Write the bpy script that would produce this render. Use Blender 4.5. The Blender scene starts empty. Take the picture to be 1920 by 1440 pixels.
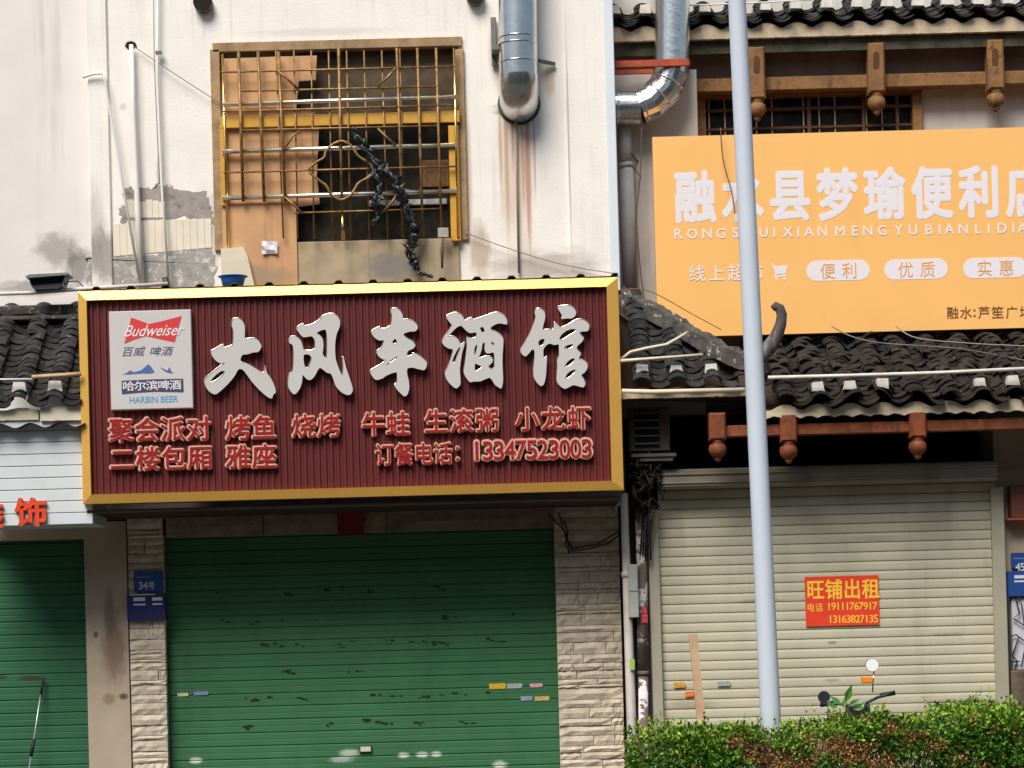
import bpy, math, random
from mathutils import Vector, Matrix
random.seed(7)
R = math.radians
SC = bpy.context.scene
COL = SC.collection

# ------------------------------------------------------------------ camera, sky, sun, exposure
F, CX, CY, W = 4400.0, 960.0, 720.0, 1920.0          # focal length and centre in photo pixels
CAM = Vector((0, -22, 1.7)); ROLL, PITCH, SHIFT = R(-1.51), R(0.70), 0.2324
fw = Vector((0, math.cos(PITCH), math.sin(PITCH)))
rt0 = Vector((1, 0, 0)); up0 = rt0.cross(fw)
rt = rt0*math.cos(ROLL) + up0*math.sin(ROLL); up = -rt0*math.sin(ROLL) + up0*math.cos(ROLL)
cd = bpy.data.cameras.new('camera'); cam = bpy.data.objects.new('camera', cd); COL.objects.link(cam)
cam.matrix_world = Matrix(((rt.x, up.x, -fw.x, CAM.x), (rt.y, up.y, -fw.y, CAM.y), (rt.z, up.z, -fw.z, CAM.z), (0, 0, 0, 1)))
cd.sensor_width = 36; cd.lens = 36*F/W; cd.shift_y = SHIFT; cd.clip_start = .5; cd.clip_end = 500
SC.camera = cam

SUN_DIR = Vector((0.46, 1.0, -1.42)).normalized()     # the way the light travels
elev = math.asin(-SUN_DIR.z)
world = bpy.data.worlds.new('World'); SC.world = world; world.use_nodes = True
wn = world.node_tree; wn.nodes.clear()
sky = wn.nodes.new('ShaderNodeTexSky'); sky.sky_type = 'NISHITA'; sky.sun_disc = False
sky.sun_elevation = elev; sky.sun_rotation = math.atan2(-SUN_DIR.x, -SUN_DIR.y)
sky.air_density = 1.4; sky.dust_density = 1.5; sky.ozone_density = 1.0
bg = wn.nodes.new('ShaderNodeBackground'); bg.inputs[1].default_value = 0.085
wo = wn.nodes.new('ShaderNodeOutputWorld'); wn.links.new(sky.outputs[0], bg.inputs[0]); wn.links.new(bg.outputs[0], wo.inputs[0])
sl = bpy.data.lights.new('sun', 'SUN'); sl.energy = 4.4; sl.angle = R(32); sl.color = (1, .95, .87)
so = bpy.data.objects.new('sun', sl); COL.objects.link(so)
so.rotation_euler = SUN_DIR.to_track_quat('-Z', 'Y').to_euler(); so.location = (-6, -12, 14)
vs = SC.view_settings; vs.view_transform = 'Standard'; vs.look = 'None'; vs.gamma = 1; vs.use_curve_mapping = False
vs.exposure = 0.12

# ------------------------------------------------------------------ helpers: pixels, meshes, objects
def P(px, py, Y):
    """World point on the plane y = Y seen at a photo pixel."""
    d = fw + rt*((px-CX)/F) + up*(-(py-CY)/F + SHIFT*W/F)
    return CAM + d*((Y-CAM.y)/d.y)

class MB:
    def __init__(s): s.v = []; s.f = []; s.sm = []
    def add(s, vs_, fs, smooth=False):
        o = len(s.v); s.v += [tuple(v) for v in vs_]
        for f in fs: s.f.append([i+o for i in f]); s.sm.append(smooth)
        return s
    def box(s, x0, x1, y0, y1, z0, z1):
        if x0 > x1: x0, x1 = x1, x0
        if y0 > y1: y0, y1 = y1, y0
        if z0 > z1: z0, z1 = z1, z0
        return s.add([(x0,y0,z0),(x1,y0,z0),(x1,y1,z0),(x0,y1,z0),(x0,y0,z1),(x1,y0,z1),(x1,y1,z1),(x0,y1,z1)],
                     [(0,3,2,1),(4,5,6,7),(0,1,5,4),(1,2,6,5),(2,3,7,6),(3,0,4,7)])
    def bbox(s, x0, x1, y0, y1, z0, z1, b=.01):
        """box whose front edges (towards -y) are chamfered by b"""
        if x0 > x1: x0, x1 = x1, x0
        if y0 > y1: y0, y1 = y1, y0
        if z0 > z1: z0, z1 = z1, z0
        V = [(x0+b,y0,z0+b),(x1-b,y0,z0+b),(x1-b,y0,z1-b),(x0+b,y0,z1-b),(x0,y0+b,z0),(x1,y0+b,z0),(x1,y0+b,z1),(x0,y0+b,z1),
             (x0,y1,z0),(x1,y1,z0),(x1,y1,z1),(x0,y1,z1)]
        Fq = [(0,1,2,3),(4,5,1,0),(5,6,2,1),(6,7,3,2),(7,4,0,3),(8,9,5,4),(9,10,6,5),(10,11,7,6),(11,8,4,7),(9,8,11,10)]
        return s.add(V, Fq)
    def pbox(s, px0, py0, px1, py1, Yf, Yb, b=0):
        """axis-aligned box whose front face (y = Yf) covers these photo pixels"""
        xm, ym = (px0+px1)/2, (py0+py1)/2
        a = (P(px0, ym, Yf).x, P(px1, ym, Yf).x, Yf, Yb, P(xm, py1, Yf).z, P(xm, py0, Yf).z)
        return s.bbox(*a, b) if b else s.box(*a)
    def tube(s, pts, r, n=8, cap=True, smooth=True):
        pts = [Vector(p) for p in pts]; m = len(pts)
        rr = r if isinstance(r, (list, tuple)) else [r]*m
        T = [((pts[min(i+1,m-1)]-pts[max(i-1,0)]).normalized()) for i in range(m)]
        nrm = T[0].orthogonal().normalized(); V = []
        for i in range(m):
            nrm = (nrm - T[i]*nrm.dot(T[i])).normalized(); b = T[i].cross(nrm)
            if 0 < i < m-1:
                c = max(.5, T[i].dot((pts[i+1]-pts[i]).normalized()))
                k = 1/c; bend = (pts[i+1]-pts[i]).normalized() - (pts[i]-pts[i-1]).normalized()
            else: k = 1; bend = Vector()
            bd = bend.normalized() if bend.length > 1e-4 else None
            for j in range(n):
                a = 2*math.pi*j/n; d = (nrm*math.cos(a)+b*math.sin(a))*rr[i]
                if bd is not None: d = d + bd*(d.dot(bd)*(k-1))
                V.append(pts[i]+d)
        Fq = [(i*n+j, i*n+(j+1)%n, (i+1)*n+(j+1)%n, (i+1)*n+j) for i in range(m-1) for j in range(n)]
        s.add(V, Fq, smooth)
        if cap:
            o = len(s.v)-m*n
            s.f.append([o+j for j in reversed(range(n))]); s.sm.append(False)
            s.f.append([o+(m-1)*n+j for j in range(n)]); s.sm.append(False)
        return s
    def bar(s, a, b, w, d):
        """rectangular bar from a to b, w across (in the x-z plane), d deep in y"""
        a, b = Vector(a), Vector(b); t = (b-a).normalized(); side = Vector((t.z, 0, -t.x)); side = side.normalized() if side.length > 1e-6 else Vector((1,0,0))
        dep = t.cross(side).normalized(); V = []
        for p in (a, b):
            for q, r_ in ((-1,-1),(1,-1),(1,1),(-1,1)): V.append(p+side*q*w/2+dep*r_*d/2)
        return s.add(V, [(0,1,2,3),(7,6,5,4),(0,4,5,1),(1,5,6,2),(2,6,7,3),(3,7,4,0)])
    def lathe(s, c, prof, n=16, axis='z'):
        """prof: (radius, height) pairs around the vertical axis through c"""
        V = []
        for r_, h in prof:
            for j in range(n):
                a = 2*math.pi*j/n; u, v = r_*math.cos(a), r_*math.sin(a)
                V.append((c[0]+u, c[1]+v, c[2]+h) if axis == 'z' else (c[0]+u, c[1]+h, c[2]+v))
        m = len(prof)
        Fq = [(i*n+j, i*n+(j+1)%n, (i+1)*n+(j+1)%n, (i+1)*n+j) for i in range(m-1) for j in range(n)]
        s.add(V, Fq, True); o = len(s.v)-m*n
        s.f.append([o+j for j in reversed(range(n))]); s.sm.append(False)
        s.f.append([o+(m-1)*n+j for j in range(n)]); s.sm.append(False)
        return s
    def prism(s, pts, Yf, Yb):
        """polygon of photo pixels on the plane Yf, pushed back to Yb"""
        q = [P(x, y, Yf) for x, y in pts]; n = len(q)
        V = [(p.x, Yf, p.z) for p in q] + [(p.x, Yb, p.z) for p in q]
        area = sum(q[i].x*q[(i+1)%n].z - q[(i+1)%n].x*q[i].z for i in range(n))
        fr = list(range(n)); 
        if area < 0: fr.reverse()
        s.add(V, [fr, [n+i for i in reversed(fr)]])
        o = len(s.v)-2*n
        for k in range(n):
            i, j = fr[k], fr[(k+1)%n]
            s.f.append([o+j, o+i, o+n+i, o+n+j]); s.sm.append(False)
        return s

WL = {}
YS = -1.02                                            # front plane of the wine house sign
def build(name, mb, m, parent=None, loc=None):
    me = bpy.data.meshes.new(name)
    o = Vector(loc) if loc is not None else (WL[parent.name] if parent is not None else Vector((0,0,0)))
    if isinstance(mb, MB):
        me.from_pydata([(v[0]-o.x, v[1]-o.y, v[2]-o.z) for v in mb.v], [], mb.f)
        me.polygons.foreach_set('use_smooth', mb.sm)
    else:
        vs_, fs = mb
        me.from_pydata([(v[0]-o.x, v[1]-o.y, v[2]-o.z) for v in vs_], [], fs)
    for mm in (m if isinstance(m, (list, tuple)) else [m]): me.materials.append(mm)
    me.update()
    ob = bpy.data.objects.new(name, me); COL.objects.link(ob)
    WL[ob.name] = o.copy()
    if parent is not None: ob.parent = parent
    else: ob.location = o
    return ob
def tag(o, label, cat, group=None, kind=None):
    if label: o['label'] = label
    if cat: o['category'] = cat
    if group: o['group'] = group
    if kind: o['kind'] = kind
    return o
def thing(name, label, cat, loc, group=None):
    o = bpy.data.objects.new(name, None); COL.objects.link(o); o.location = loc; o.empty_display_size = .2
    WL[o.name] = Vector(loc)
    return tag(o, label, cat, group)
def single(name, mb, m, label, cat, group=None):
    vx = mb.v if isinstance(mb, MB) else mb[0]
    n = len(vx); c = (sum(v[0] for v in vx)/n, sum(v[1] for v in vx)/n, min(v[2] for v in vx))
    return tag(build(name, mb, m, None, c), label, cat, group)

# ------------------------------------------------------------------ helpers: outlines and lettering
def curve_mesh(cu):
    o = bpy.data.objects.new('outline', cu); COL.objects.link(o)
    dg = bpy.context.evaluated_depsgraph_get(); me = bpy.data.meshes.new_from_object(o.evaluated_get(dg))
    V = [v.co.copy() for v in me.vertices]; Fq = [list(p.vertices) for p in me.polygons]
    bpy.data.objects.remove(o); bpy.data.meshes.remove(me); bpy.data.curves.remove(cu)
    return V, Fq
def chaikin(p, k=1):
    for _ in range(k):
        q = []
        for i in range(len(p)):
            a, b = p[i], p[(i+1) % len(p)]
            q += [(a[0]*.78+b[0]*.22, a[1]*.78+b[1]*.22), (a[0]*.22+b[0]*.78, a[1]*.22+b[1]*.78)]
        p = q
    return p
def outline(loops, Y, th, bevel=0, smooth=1):
    """loops of photo pixels on the plane Y, filled (inner loops are holes), th thick towards the viewer"""
    cu = bpy.data.curves.new('outline', 'CURVE'); cu.dimensions = '2D'; cu.fill_mode = 'BOTH'
    cu.extrude = th/2-bevel; cu.bevel_depth = bevel; cu.bevel_resolution = 1
    for lp in loops:
        lp = chaikin(lp, smooth) if smooth else lp
        sp = cu.splines.new('POLY'); sp.points.add(len(lp)-1); sp.use_cyclic_u = True
        for pt, (x, y) in zip(sp.points, lp):
            w = P(x, y, Y); pt.co = (w.x, w.z, 0, 1)
    V, Fq = curve_mesh(cu)
    return [(v.x, Y-th/2-v.z, v.y) for v in V], Fq
GC = {}
def glyph(ch, bold, shear, bevel):
    k = (ch, bold, shear, bevel)
    if k not in GC:
        cu = bpy.data.curves.new('glyph', 'FONT'); cu.body = ch; cu.size = 1; cu.offset = bold; cu.shear = shear
        cu.extrude = .5; cu.bevel_depth = bevel; cu.resolution_u = 3
        GC[k] = curve_mesh(cu)
    return GC[k]
def text(ch, box, Y, th, bold=0, shear=0, bevel=0, fit='em'):
    """one character in a pixel box on the plane Y, th thick towards the viewer; -> verts, faces"""
    V, Fq = glyph(ch, 0, shear, bevel)
    x0, y0, x1, y1 = box; c = P((x0+x1)/2, (y0+y1)/2, Y)
    w = P(x1, (y0+y1)/2, Y).x - P(x0, (y0+y1)/2, Y).x; h = P((x0+x1)/2, y0, Y).z - P((x0+x1)/2, y1, Y).z
    xs = [v.x for v in V]; ys = [v.y for v in V]; zs = [v.z for v in V]
    if fit == 'em': cx, cy, kx, ky = .5, .38, w/.94, h/.94
    else:
        cx, cy = (min(xs)+max(xs))/2, (min(ys)+max(ys))/2
        ky = h/(max(ys)-min(ys)); kx = w/(max(xs)-min(xs)) if fit == 'box' else ky
        if fit == 'h': kx = ky*min(1.0, w/((max(xs)-min(xs))*ky))
    zm, zr = min(zs), max(zs)-min(zs)
    put = lambda dx, dy, e: ([(c.x+(v.x-cx+dx)*kx, Y-(th+e)*(v.z-zm)/zr, c.z+(v.y-cy+dy)*ky) for v in V], Fq)
    if bold <= .003: return put(0, 0, 0)
    r_ = bold          # heavy faces: the strokes thickened by shifted copies, each a hair further out
    return join([put(0, 0, .0016)]+[put(r_*math.cos(k*math.pi/4), r_*math.sin(k*math.pi/4), .0002*k) for k in range(8)])
def join(parts):
    V, Fq = [], []
    for v, f in parts:
        o = len(V); V += v; Fq += [[i+o for i in q] for q in f]
    return V, Fq

# ------------------------------------------------------------------ helpers: materials
def lin(c):
    return tuple((u/255/12.92 if u/255 <= .04045 else ((u/255+.055)/1.055)**2.4) for u in c)
MC = {}
def M(name, rgb, rough=.7, metal=0, var=.12, vs_=4, bump=0, bs=40, rnd=0, streak=None, stains=(), spec=.4, coat=0, blot=None, mixes=()):
    """Procedural material. rgb in sRGB 0-255. streak=(rgb, amount, xscale); blot=(rgb, scale, low, high) patches of another colour;
    stains=[(px, py, half width px, half height px, Y, rgb, strength, noise)] marks with a shape of their own."""
    if name in MC: return MC[name]
    m = bpy.data.materials.new(name); m.use_nodes = True; t = m.node_tree; L = t.links.new
    b = t.nodes['Principled BSDF']; b.inputs['Roughness'].default_value = rough; b.inputs['Metallic'].default_value = metal
    b.inputs['Specular IOR Level'].default_value = spec
    if coat: b.inputs['Coat Weight'].default_value = coat
    g = t.nodes.new('ShaderNodeNewGeometry'); pos = g.outputs['Position']
    def noise(scale, det=4, vec=None, rough_=.6):
        n = t.nodes.new('ShaderNodeTexNoise'); n.inputs['Scale'].default_value = scale; n.inputs['Detail'].default_value = det
        n.inputs['Roughness'].default_value = rough_; L(vec or pos, n.inputs['Vector']); return n.outputs['Fac']
    def mr(v, a, b_, c=0, d=1):
        n = t.nodes.new('ShaderNodeMapRange'); n.interpolation_type = 'SMOOTHSTEP'; L(v, n.inputs[0])
        for i, q in enumerate((a, b_, c, d)): n.inputs[i+1].default_value = q
        return n.outputs[0]
    def math_(op, a, b_=0):
        n = t.nodes.new('ShaderNodeMath'); n.operation = op
        for i, q in enumerate((a, b_)):
            if hasattr(q, 'is_linked'): L(q, n.inputs[i])
            else: n.inputs[i].default_value = q
        return n.outputs[0]
    def mix(fac, a, c):
        n = t.nodes.new('ShaderNodeMix'); n.data_type = 'RGBA'
        if hasattr(fac, 'is_linked'): L(fac, n.inputs[0])
        else: n.inputs[0].default_value = fac
        for i, q in ((6, a), (7, c)):
            if hasattr(q, 'is_linked'): L(q, n.inputs[i])
            else: n.inputs[i].default_value = (*q, 1)
        return n.outputs[2]
    base = lin(rgb); col = base
    if var:
        col = mix(mr(noise(vs_, 5), .3, .7), tuple(u*(1-var) for u in base), tuple(min(1, u*(1+var)) for u in base))
    if rnd:
        f = mr(g.outputs['Random Per Island'], 0, 1, 1-rnd, 1+rnd)
        n = t.nodes.new('ShaderNodeVectorMath'); n.operation = 'SCALE'
        if hasattr(col, 'is_linked'): L(col, n.inputs[0])
        else: n.inputs[0].default_value = col
        L(f, n.inputs['Scale']); col = n.outputs[0]
    if blot:
        col = mix(mr(noise(blot[1], 6, None, .7), blot[2], blot[3]), col, lin(blot[0]))
    if streak:
        mp = t.nodes.new('ShaderNodeMapping'); mp.inputs['Scale'].default_value = (streak[2], streak[2], .35); L(pos, mp.inputs[0])
        s = math_('MULTIPLY', mr(noise(1, 4, mp.outputs[0]), .5, .72), mr(noise(.9, 3), .35, .65))
        col = mix(math_('MULTIPLY', s, streak[1]), col, lin(streak[0]))
    for (px, py, hx, hy, Y, c, st, nz) in stains:
        w = P(px, py, Y); k = (Y-CAM.y)/F
        mp = t.nodes.new('ShaderNodeMapping'); mp.vector_type = 'POINT'; sx, sz = 1/(hx*k), 1/(hy*k)
        mp.inputs['Scale'].default_value = (sx, 0, sz); mp.inputs['Location'].default_value = (-w.x*sx, 0, -w.z*sz); L(pos, mp.inputs[0])
        ln = t.nodes.new('ShaderNodeVectorMath'); ln.operation = 'LENGTH'; L(mp.outputs[0], ln.inputs[0])
        mq = t.nodes.new('ShaderNodeMapping'); mq.inputs['Scale'].default_value = (min(60, sx*2.2), 1, min(60, sz*2.2)); L(pos, mq.inputs[0])
        d = math_('ADD', ln.outputs['Value'], math_('MULTIPLY', math_('SUBTRACT', noise(1, 5, mq.outputs[0]), .5), nz*2))
        col = mix(math_('MULTIPLY', mr(d, .35, 1.05, 1, 0), st), col, lin(c))
    if hasattr(col, 'is_linked'): L(col, b.inputs['Base Color'])
    else: b.inputs['Base Color'].default_value = (*col, 1)
    if bump:
        n = t.nodes.new('ShaderNodeBump'); n.inputs['Strength'].default_value = bump; n.inputs['Distance'].default_value = .01
        L(noise(bs, 5), n.inputs['Height']); L(n.outputs[0], b.inputs['Normal'])
    MC[name] = m
    return m
DIRT, RUST, SOOT = (120, 108, 96), (170, 112, 74), (66, 60, 55)
WHITEWALL = M('white plaster', (238, 232, 224), .85, 0, .035, 3, .28, 40, streak=(DIRT, .3, 11), stains=[
    (966, 320, 42, 200, 0, (204, 176, 150), .6, .5), (938, 270, 4, 120, 0, RUST, .5, .3), (950, 300, 5, 170, 0, (180, 140, 108), .6, .3), (961, 250, 4, 90, 0, (130, 100, 80), .5, .3), (980, 290, 4, 140, 0, RUST, .55, .3), (990, 320, 7, 190, 0, (176, 112, 80), .7, .35), (1002, 280, 3, 110, 0, RUST, .5, .3), (403, 300, 5, 200, 0, (170, 140, 110), .5, .4), (880, 330, 7, 150, 0, (186, 164, 138), .5, .4), (1066, 260, 2, 260, 0, (150, 138, 126), .6, .3), (300, 330, 9, 60, 0, (150, 140, 132), .5, .5), (178, 430, 20, 110, 0, (176, 168, 160), .5, .5), (600, 60, 170, 10, 0, (214, 204, 194), .6, .5), (966, 205, 50, 20, 0, SOOT, .8, .3),
    (900, 470, 26, 70, 0, (172, 150, 126), .7, .5), (1020, 500, 130, 40, 0, (150, 140, 128), .6, .5), (385, 440, 30, 100, 0, (150, 135, 118), .6, .5),
    (195, 480, 40, 70, 0, (120, 114, 108), .7, .6), (310, 372, 85, 16, 0, (150, 140, 130), .5, .7), (1030, 150, 14, 40, 0, (190, 150, 110), .5, .4),
    (925, 100, 12, 60, 0, (180, 160, 140), .5, .5), (245, 85, 12, 10, 0, (70, 66, 64), .9, .3), (231, 200, 9, 9, 0, (200, 190, 180), .7, .3)])
GREYWALL = M('pale grey plaster', (224, 218, 214), .85, 0, .04, 1.5, .12, 25, streak=(DIRT, .25, 9), stains=[
    (110, 470, 55, 45, .25, (120, 114, 108), .6, .6), (145, 500, 30, 50, .25, (100, 96, 92), .7, .6), (60, 540, 90, 20, .25, (110, 104, 98), .6, .6)])
EDGE = M('bluish white corner trim', (214, 222, 228), .7, 0, .03, 2)
BACKWALL = M('weathered grey white wall', (205, 198, 190), .9, 0, .08, 2, .1, 20, streak=(DIRT, .5, 4))
PILLAR = M('dull beige render', (176, 160, 140), .9, 0, .08, 3, .15, 20, stains=[
    (215, 1215, 30, 85, .0, (120, 94, 72), .75, .5), (205, 1150, 12, 60, 0, (95, 82, 70), .5, .6), (180, 1190, 6, 8, 0, (70, 62, 56), .8, .3), (232, 1306, 12, 8, 0, (40, 36, 34), .8, .4), (205, 1310, 16, 14, 0, (124, 98, 76), .6, .4)])
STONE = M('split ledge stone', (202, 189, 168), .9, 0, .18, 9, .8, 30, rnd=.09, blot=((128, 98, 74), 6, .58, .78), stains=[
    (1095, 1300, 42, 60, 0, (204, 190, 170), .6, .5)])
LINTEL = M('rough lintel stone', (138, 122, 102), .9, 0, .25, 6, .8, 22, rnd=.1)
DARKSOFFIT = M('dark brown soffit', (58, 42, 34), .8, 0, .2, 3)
GREENSLAT = M('green painted shutter', (58, 112, 72), .5, 0, .08, 2.5, 0, 40, stains=[
    (655, 1412, 24, 10, .15, (190, 200, 190), .8, .4), (640, 1424, 28, 8, .15, (180, 190, 182), .7, .4), (757, 1416, 14, 7, .15, (205, 212, 205), .9, .3), (792, 1415, 16, 7, .15, (205, 212, 205), .9, .3),
    (818, 1414, 13, 7, .15, (205, 212, 205), .9, .3), (367, 1426, 16, 8, .15, (200, 206, 196), .9, .3), (937, 1434, 18, 10, .15, (198, 204, 194), .9, .3)], streak=((40, 62, 40), .35, 3))
GREENSLAT2 = M('dark green painted shutter', (44, 98, 66), .5, 0, .08, 2.5, streak=((36, 60, 42), .3, 3), stains=[(60, 1272, 30, 6, .15, (58, 40, 30), .8, .5), (5, 1270, 10, 6, .15, (58, 40, 30), .8, .5)])
BEIGESLAT = M('beige painted shutter', (196, 190, 166), .5, 0, .06, 2, streak=((132, 126, 108), .28, 6), stains=[(1560, 1205, 12, 4, -.2, (130, 124, 104), .8, .4), (1420, 1128, 50, 6, -.2, (140, 132, 108), .5, .6), (1560, 1275, 20, 5, -.2, (140, 130, 104), .5, .5), (1780, 1190, 40, 5, -.2, (150, 142, 116), .5, .6), (1300, 1320, 60, 14, -.2, (150, 140, 112), .5, .5), (1800, 1320, 90, 14, -.2, (150, 138, 110), .5, .5), (1640, 1010, 60, 8, -.2, (150, 144, 118), .5, .6)])
BEIGEMETAL = M('beige shutter casing', (176, 170, 150), .45, .2, .06, 3)
GOLD = M('brushed gold trim', (252, 194, 96), .36, .5, .04, 3, .04, 60)
RED = M('maroon corrugated panel', (92, 31, 31), .45, 0, .08, 5, spec=.5)
LETTER = M('white acrylic lettering', (196, 192, 190), .35, 0, .02, 3, spec=.5)
LETTERSIDE = M('steel letter edge', (225, 215, 200), .25, .9, 0)
BRASS = M('pink gold letter rim', (230, 186, 160), .38, .3, .25, 70)
REDACRYL = M('red acrylic lettering', (156, 34, 38), .3, 0, .25, 60, spec=.6)
LOGOWHITE = M('white sign board', (198, 193, 191), .45, 0, .02, 4)
LOGORED = M('printed red', (208, 58, 58), .5, 0, 0); LOGOBLUE = M('printed blue', (70, 104, 160), .5, 0, .2, 60); LOGONAVY = M('printed dark slate', (64, 68, 98), .5, 0, .1, 40)
LOGOTEAL = M('printed sky blue', (88, 150, 196), .5, 0, .2, 80); PRINTWHITE = M('printed white', (228, 222, 226), .5, 0, 0)
ORANGE = M('orange sign face', (246, 188, 112), .45, 0, .03, .8, spec=.3, streak=((222, 164, 96), .3, 2.5), bump=.04, bs=3)
ORANGESIDE = M('orange sign return', (228, 164, 90), .5, 0, .05, 2)
BROWNPRINT = M('printed brown', (120, 74, 40), .5, 0, 0)
TILE = M('weathered grey roof tile', (44, 43, 43), .95, 0, .3, 14, .5, 40, rnd=.5, blot=((136, 130, 120), 15, .58, .76))
TILEDIRTY = M('mossy black roof tile', (36, 31, 28), .95, 0, .3, 14, .5, 40, rnd=.55, blot=((112, 98, 84), 15, .58, .74))
LIME = M('lime mortar', (206, 200, 190), .9, 0, .12, 14, .5, 50)
FASCIA = M('weathered plaster fascia', (196, 178, 152), .9, 0, .18, 5, .5, 25, streak=((120, 98, 78), .5, 7))
MOSS = M('mossy eave board', (70, 66, 54), .95, 0, .4, 7, .8, 20)
RIDGE = M('cracked grey ridge plaster', (80, 76, 72), .95, 0, .35, 9, .9, 30, blot=((180, 174, 166), 14, .57, .64))
WOOD = M('old brown timber', (138, 98, 58), .75, 0, .3, 7, .5, 20, streak=((74, 48, 30), .85, 10), blot=((92, 62, 40), 7, .5, .7))
REDWOOD = M('orange stained timber', (130, 66, 34), .65, 0, .3, 6, .5, 22, streak=((74, 36, 20), .8, 10), blot=((92, 50, 30), 9, .52, .7))
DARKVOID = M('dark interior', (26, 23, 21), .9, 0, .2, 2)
STEEL = M('galvanised steel duct', (206, 208, 208), .24, .95, .08, 9, .06, 14)
STEEL2 = M('dented foil duct', (226, 226, 224), .22, .95, .06, 9, .35, 16)
STEELDARK = M('dull steel bracket', (122, 118, 112), .5, .7, .15, 10)
RUSTIRON = M('rust red painted iron', (168, 72, 44), .7, 0, .2, 8)
PVC = M('white plastic pipe', (232, 228, 224), .45, 0, .03, 4)
PVCOLD = M('aged cream pipe', (222, 208, 180), .6, 0, .08, 8)
GREYPIPE = M('grey drain pipe', (170, 168, 166), .6, 0, .12, 5, streak=((96, 92, 90), .5, 8))
WIRE = M('black cable', (30, 28, 27), .6, 0, 0); WIREGREY = M('grey cable', (128, 122, 114), .6, 0, 0)
BRONZE = M('tarnished gold grille', (148, 114, 70), .5, .45, .35, 14, .3, 40, blot=((92, 58, 38), 22, .55, .7))
SHINY = M('polished steel tube', (255, 246, 226), .3, 1, .1, 12)
YGOLD = M('polished gold tube', (246, 206, 120), .2, 1, .1, 12)
FRAMEOLD = M('old tan window surround', (160, 132, 98), .85, 0, .22, 7, .4, 30, streak=((110, 82, 56), .6, 9))
BOARD = M('tan plywood', (200, 154, 110), .8, 0, .1, 3, .15, 30, streak=((150, 108, 74), .6, 12), stains=[(480, 520, 90, 30, -.02, (150, 132, 108), .7, .5)])
APRON = M('stained concrete apron', (168, 150, 122), .85, 0, .14, 4, .2, 30, streak=((130, 116, 98), .6, 6), stains=[(735, 500, 60, 40, -.03, (120, 116, 112), .8, .5)])
YFRAME = M('ochre window rail', (202, 152, 58), .5, .1, .1, 6)
GLASS = M('dark window glass', (44, 40, 33), .3, 0, .6, 5, spec=.15)
CEMENT = M('bare cement patch', (158, 150, 144), .95, 0, .14, 8, .7, 30, blot=((120, 112, 106), 9, .5, .72))
CEMENT2 = M('mottled cement patch', (160, 155, 150), .95, 0, .16, 9, .8, 26, blot=((206, 202, 198), 10, .52, .62))
OLDTILE = M('old cream wall tile', (226, 216, 196), .5, 0, .06, 4)
CLAD = M('white metal cladding', (206, 212, 214), .45, 0, .03, 3)
SIGNRED = M('orange red lettering', (222, 72, 34), .45, 0, .12, 12)
SIGNREDSIDE = M('dark red letter edge', (150, 50, 40), .5, 0, 0)
NOTICERED = M('red rental notice', (232, 66, 38), .55, 0, .04, 8); NOTICEYELLOW = M('printed yellow', (252, 206, 70), .5, 0, 0)
BLUEPLATE = M('blue enamel plate', (38, 72, 140), .4, 0, .06, 6); BLUEDARK = M('deep blue notice box', (40, 44, 100), .45, 0, .1, 6); PLATEWHITE = M('plate white print', (214, 216, 222), .5, 0, .1, 60)
PALEBLUE = M('pale blue grey post paint', (198, 206, 218), .45, 0, .03, 3, spec=.4, streak=((176, 182, 190), .5, 14), bump=.05, bs=6)
PLASTICBLACK = M('black plastic sheet', (26, 27, 31), .42, 0, .2, 12, .6, 30, spec=.5)
BLUEPLASTIC = M('blue plastic', (54, 134, 222), .35, 0, .05, 8)
PAPER = M('white waste paper', (220, 216, 220), .8, 0, .05, 20)
PALECREAM = M('cream board', (214, 202, 176), .8, 0, .06, 6)
DARKMETAL = M('dark grey housing', (62, 62, 66), .5, .3, .15, 9)
BEIGEPLASTIC = M('dirty beige casing', (86, 78, 66), .7, 0, .15, 8)
METERGREY = M('grey green meter box', (164, 166, 158), .6, 0, .06, 6)
POSTERPOLE = M('pole with torn poster scraps', (108, 92, 84), .9, 0, .2, 6, .4, 30, blot=((214, 206, 210), 5, .52, .56))
NEWWOOD = M('fresh pine', (196, 162, 128), .7, 0, .12, 8, .15, 40)
LEAF = M('fresh green leaves', (78, 122, 34), .5, 0, .35, 1.7, rnd=.5, spec=.35)
LEAFYOUNG = M('yellow green young leaves', (134, 160, 52), .5, 0, .3, 2, rnd=.4, spec=.35)
LEAFDRY = M('withered brown leaves', (160, 122, 74), .8, 0, .35, 2.5, rnd=.5)
TWIG = M('hedge twigs', (84, 66, 48), .9, 0, .2, 9)
SAPLEAF = M('glossy broad leaf', (70, 120, 44), .4, 0, .2, 6, rnd=.35)
RUBBER = M('black rubber', (26, 26, 26), .7, 0, 0); BIKEPAINT = M('dark motorcycle paint', (40, 44, 60), .3, 0, .05, 4, spec=.6); CHROME = M('chrome', (235, 235, 235), .12, 1, 0)
MIRROR = M('mirror glass painted bright', (245, 245, 245), .55, 0, 0, spec=.5); AMBER = M('amber lens', (246, 140, 40), .3, 0, 0)  # matte white stands in for the bright reflection in the mirror
PAVE = M('concrete pavement', (80, 76, 72), .9, 0, .1, 2, .2, 30); KERB = M('kerb stone', (150, 146, 140), .85, 0, .1, 4, .3, 30)
ROAD = M('worn asphalt', (66, 65, 64), .9, 0, .12, 1.2, .4, 60); SOIL = M('planter soil', (78, 60, 44), 1, 0, .2, 6, .6, 20); GROUNDM = M('dusty ground', (72, 68, 62), .95, 0, .12, .3)
REDPAPER = M('faded red paper', (120, 26, 24), .8, 0, .08, 8)
BRICK = M('stacked brown board', (120, 88, 58), .9, 0, .3, 30)

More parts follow.
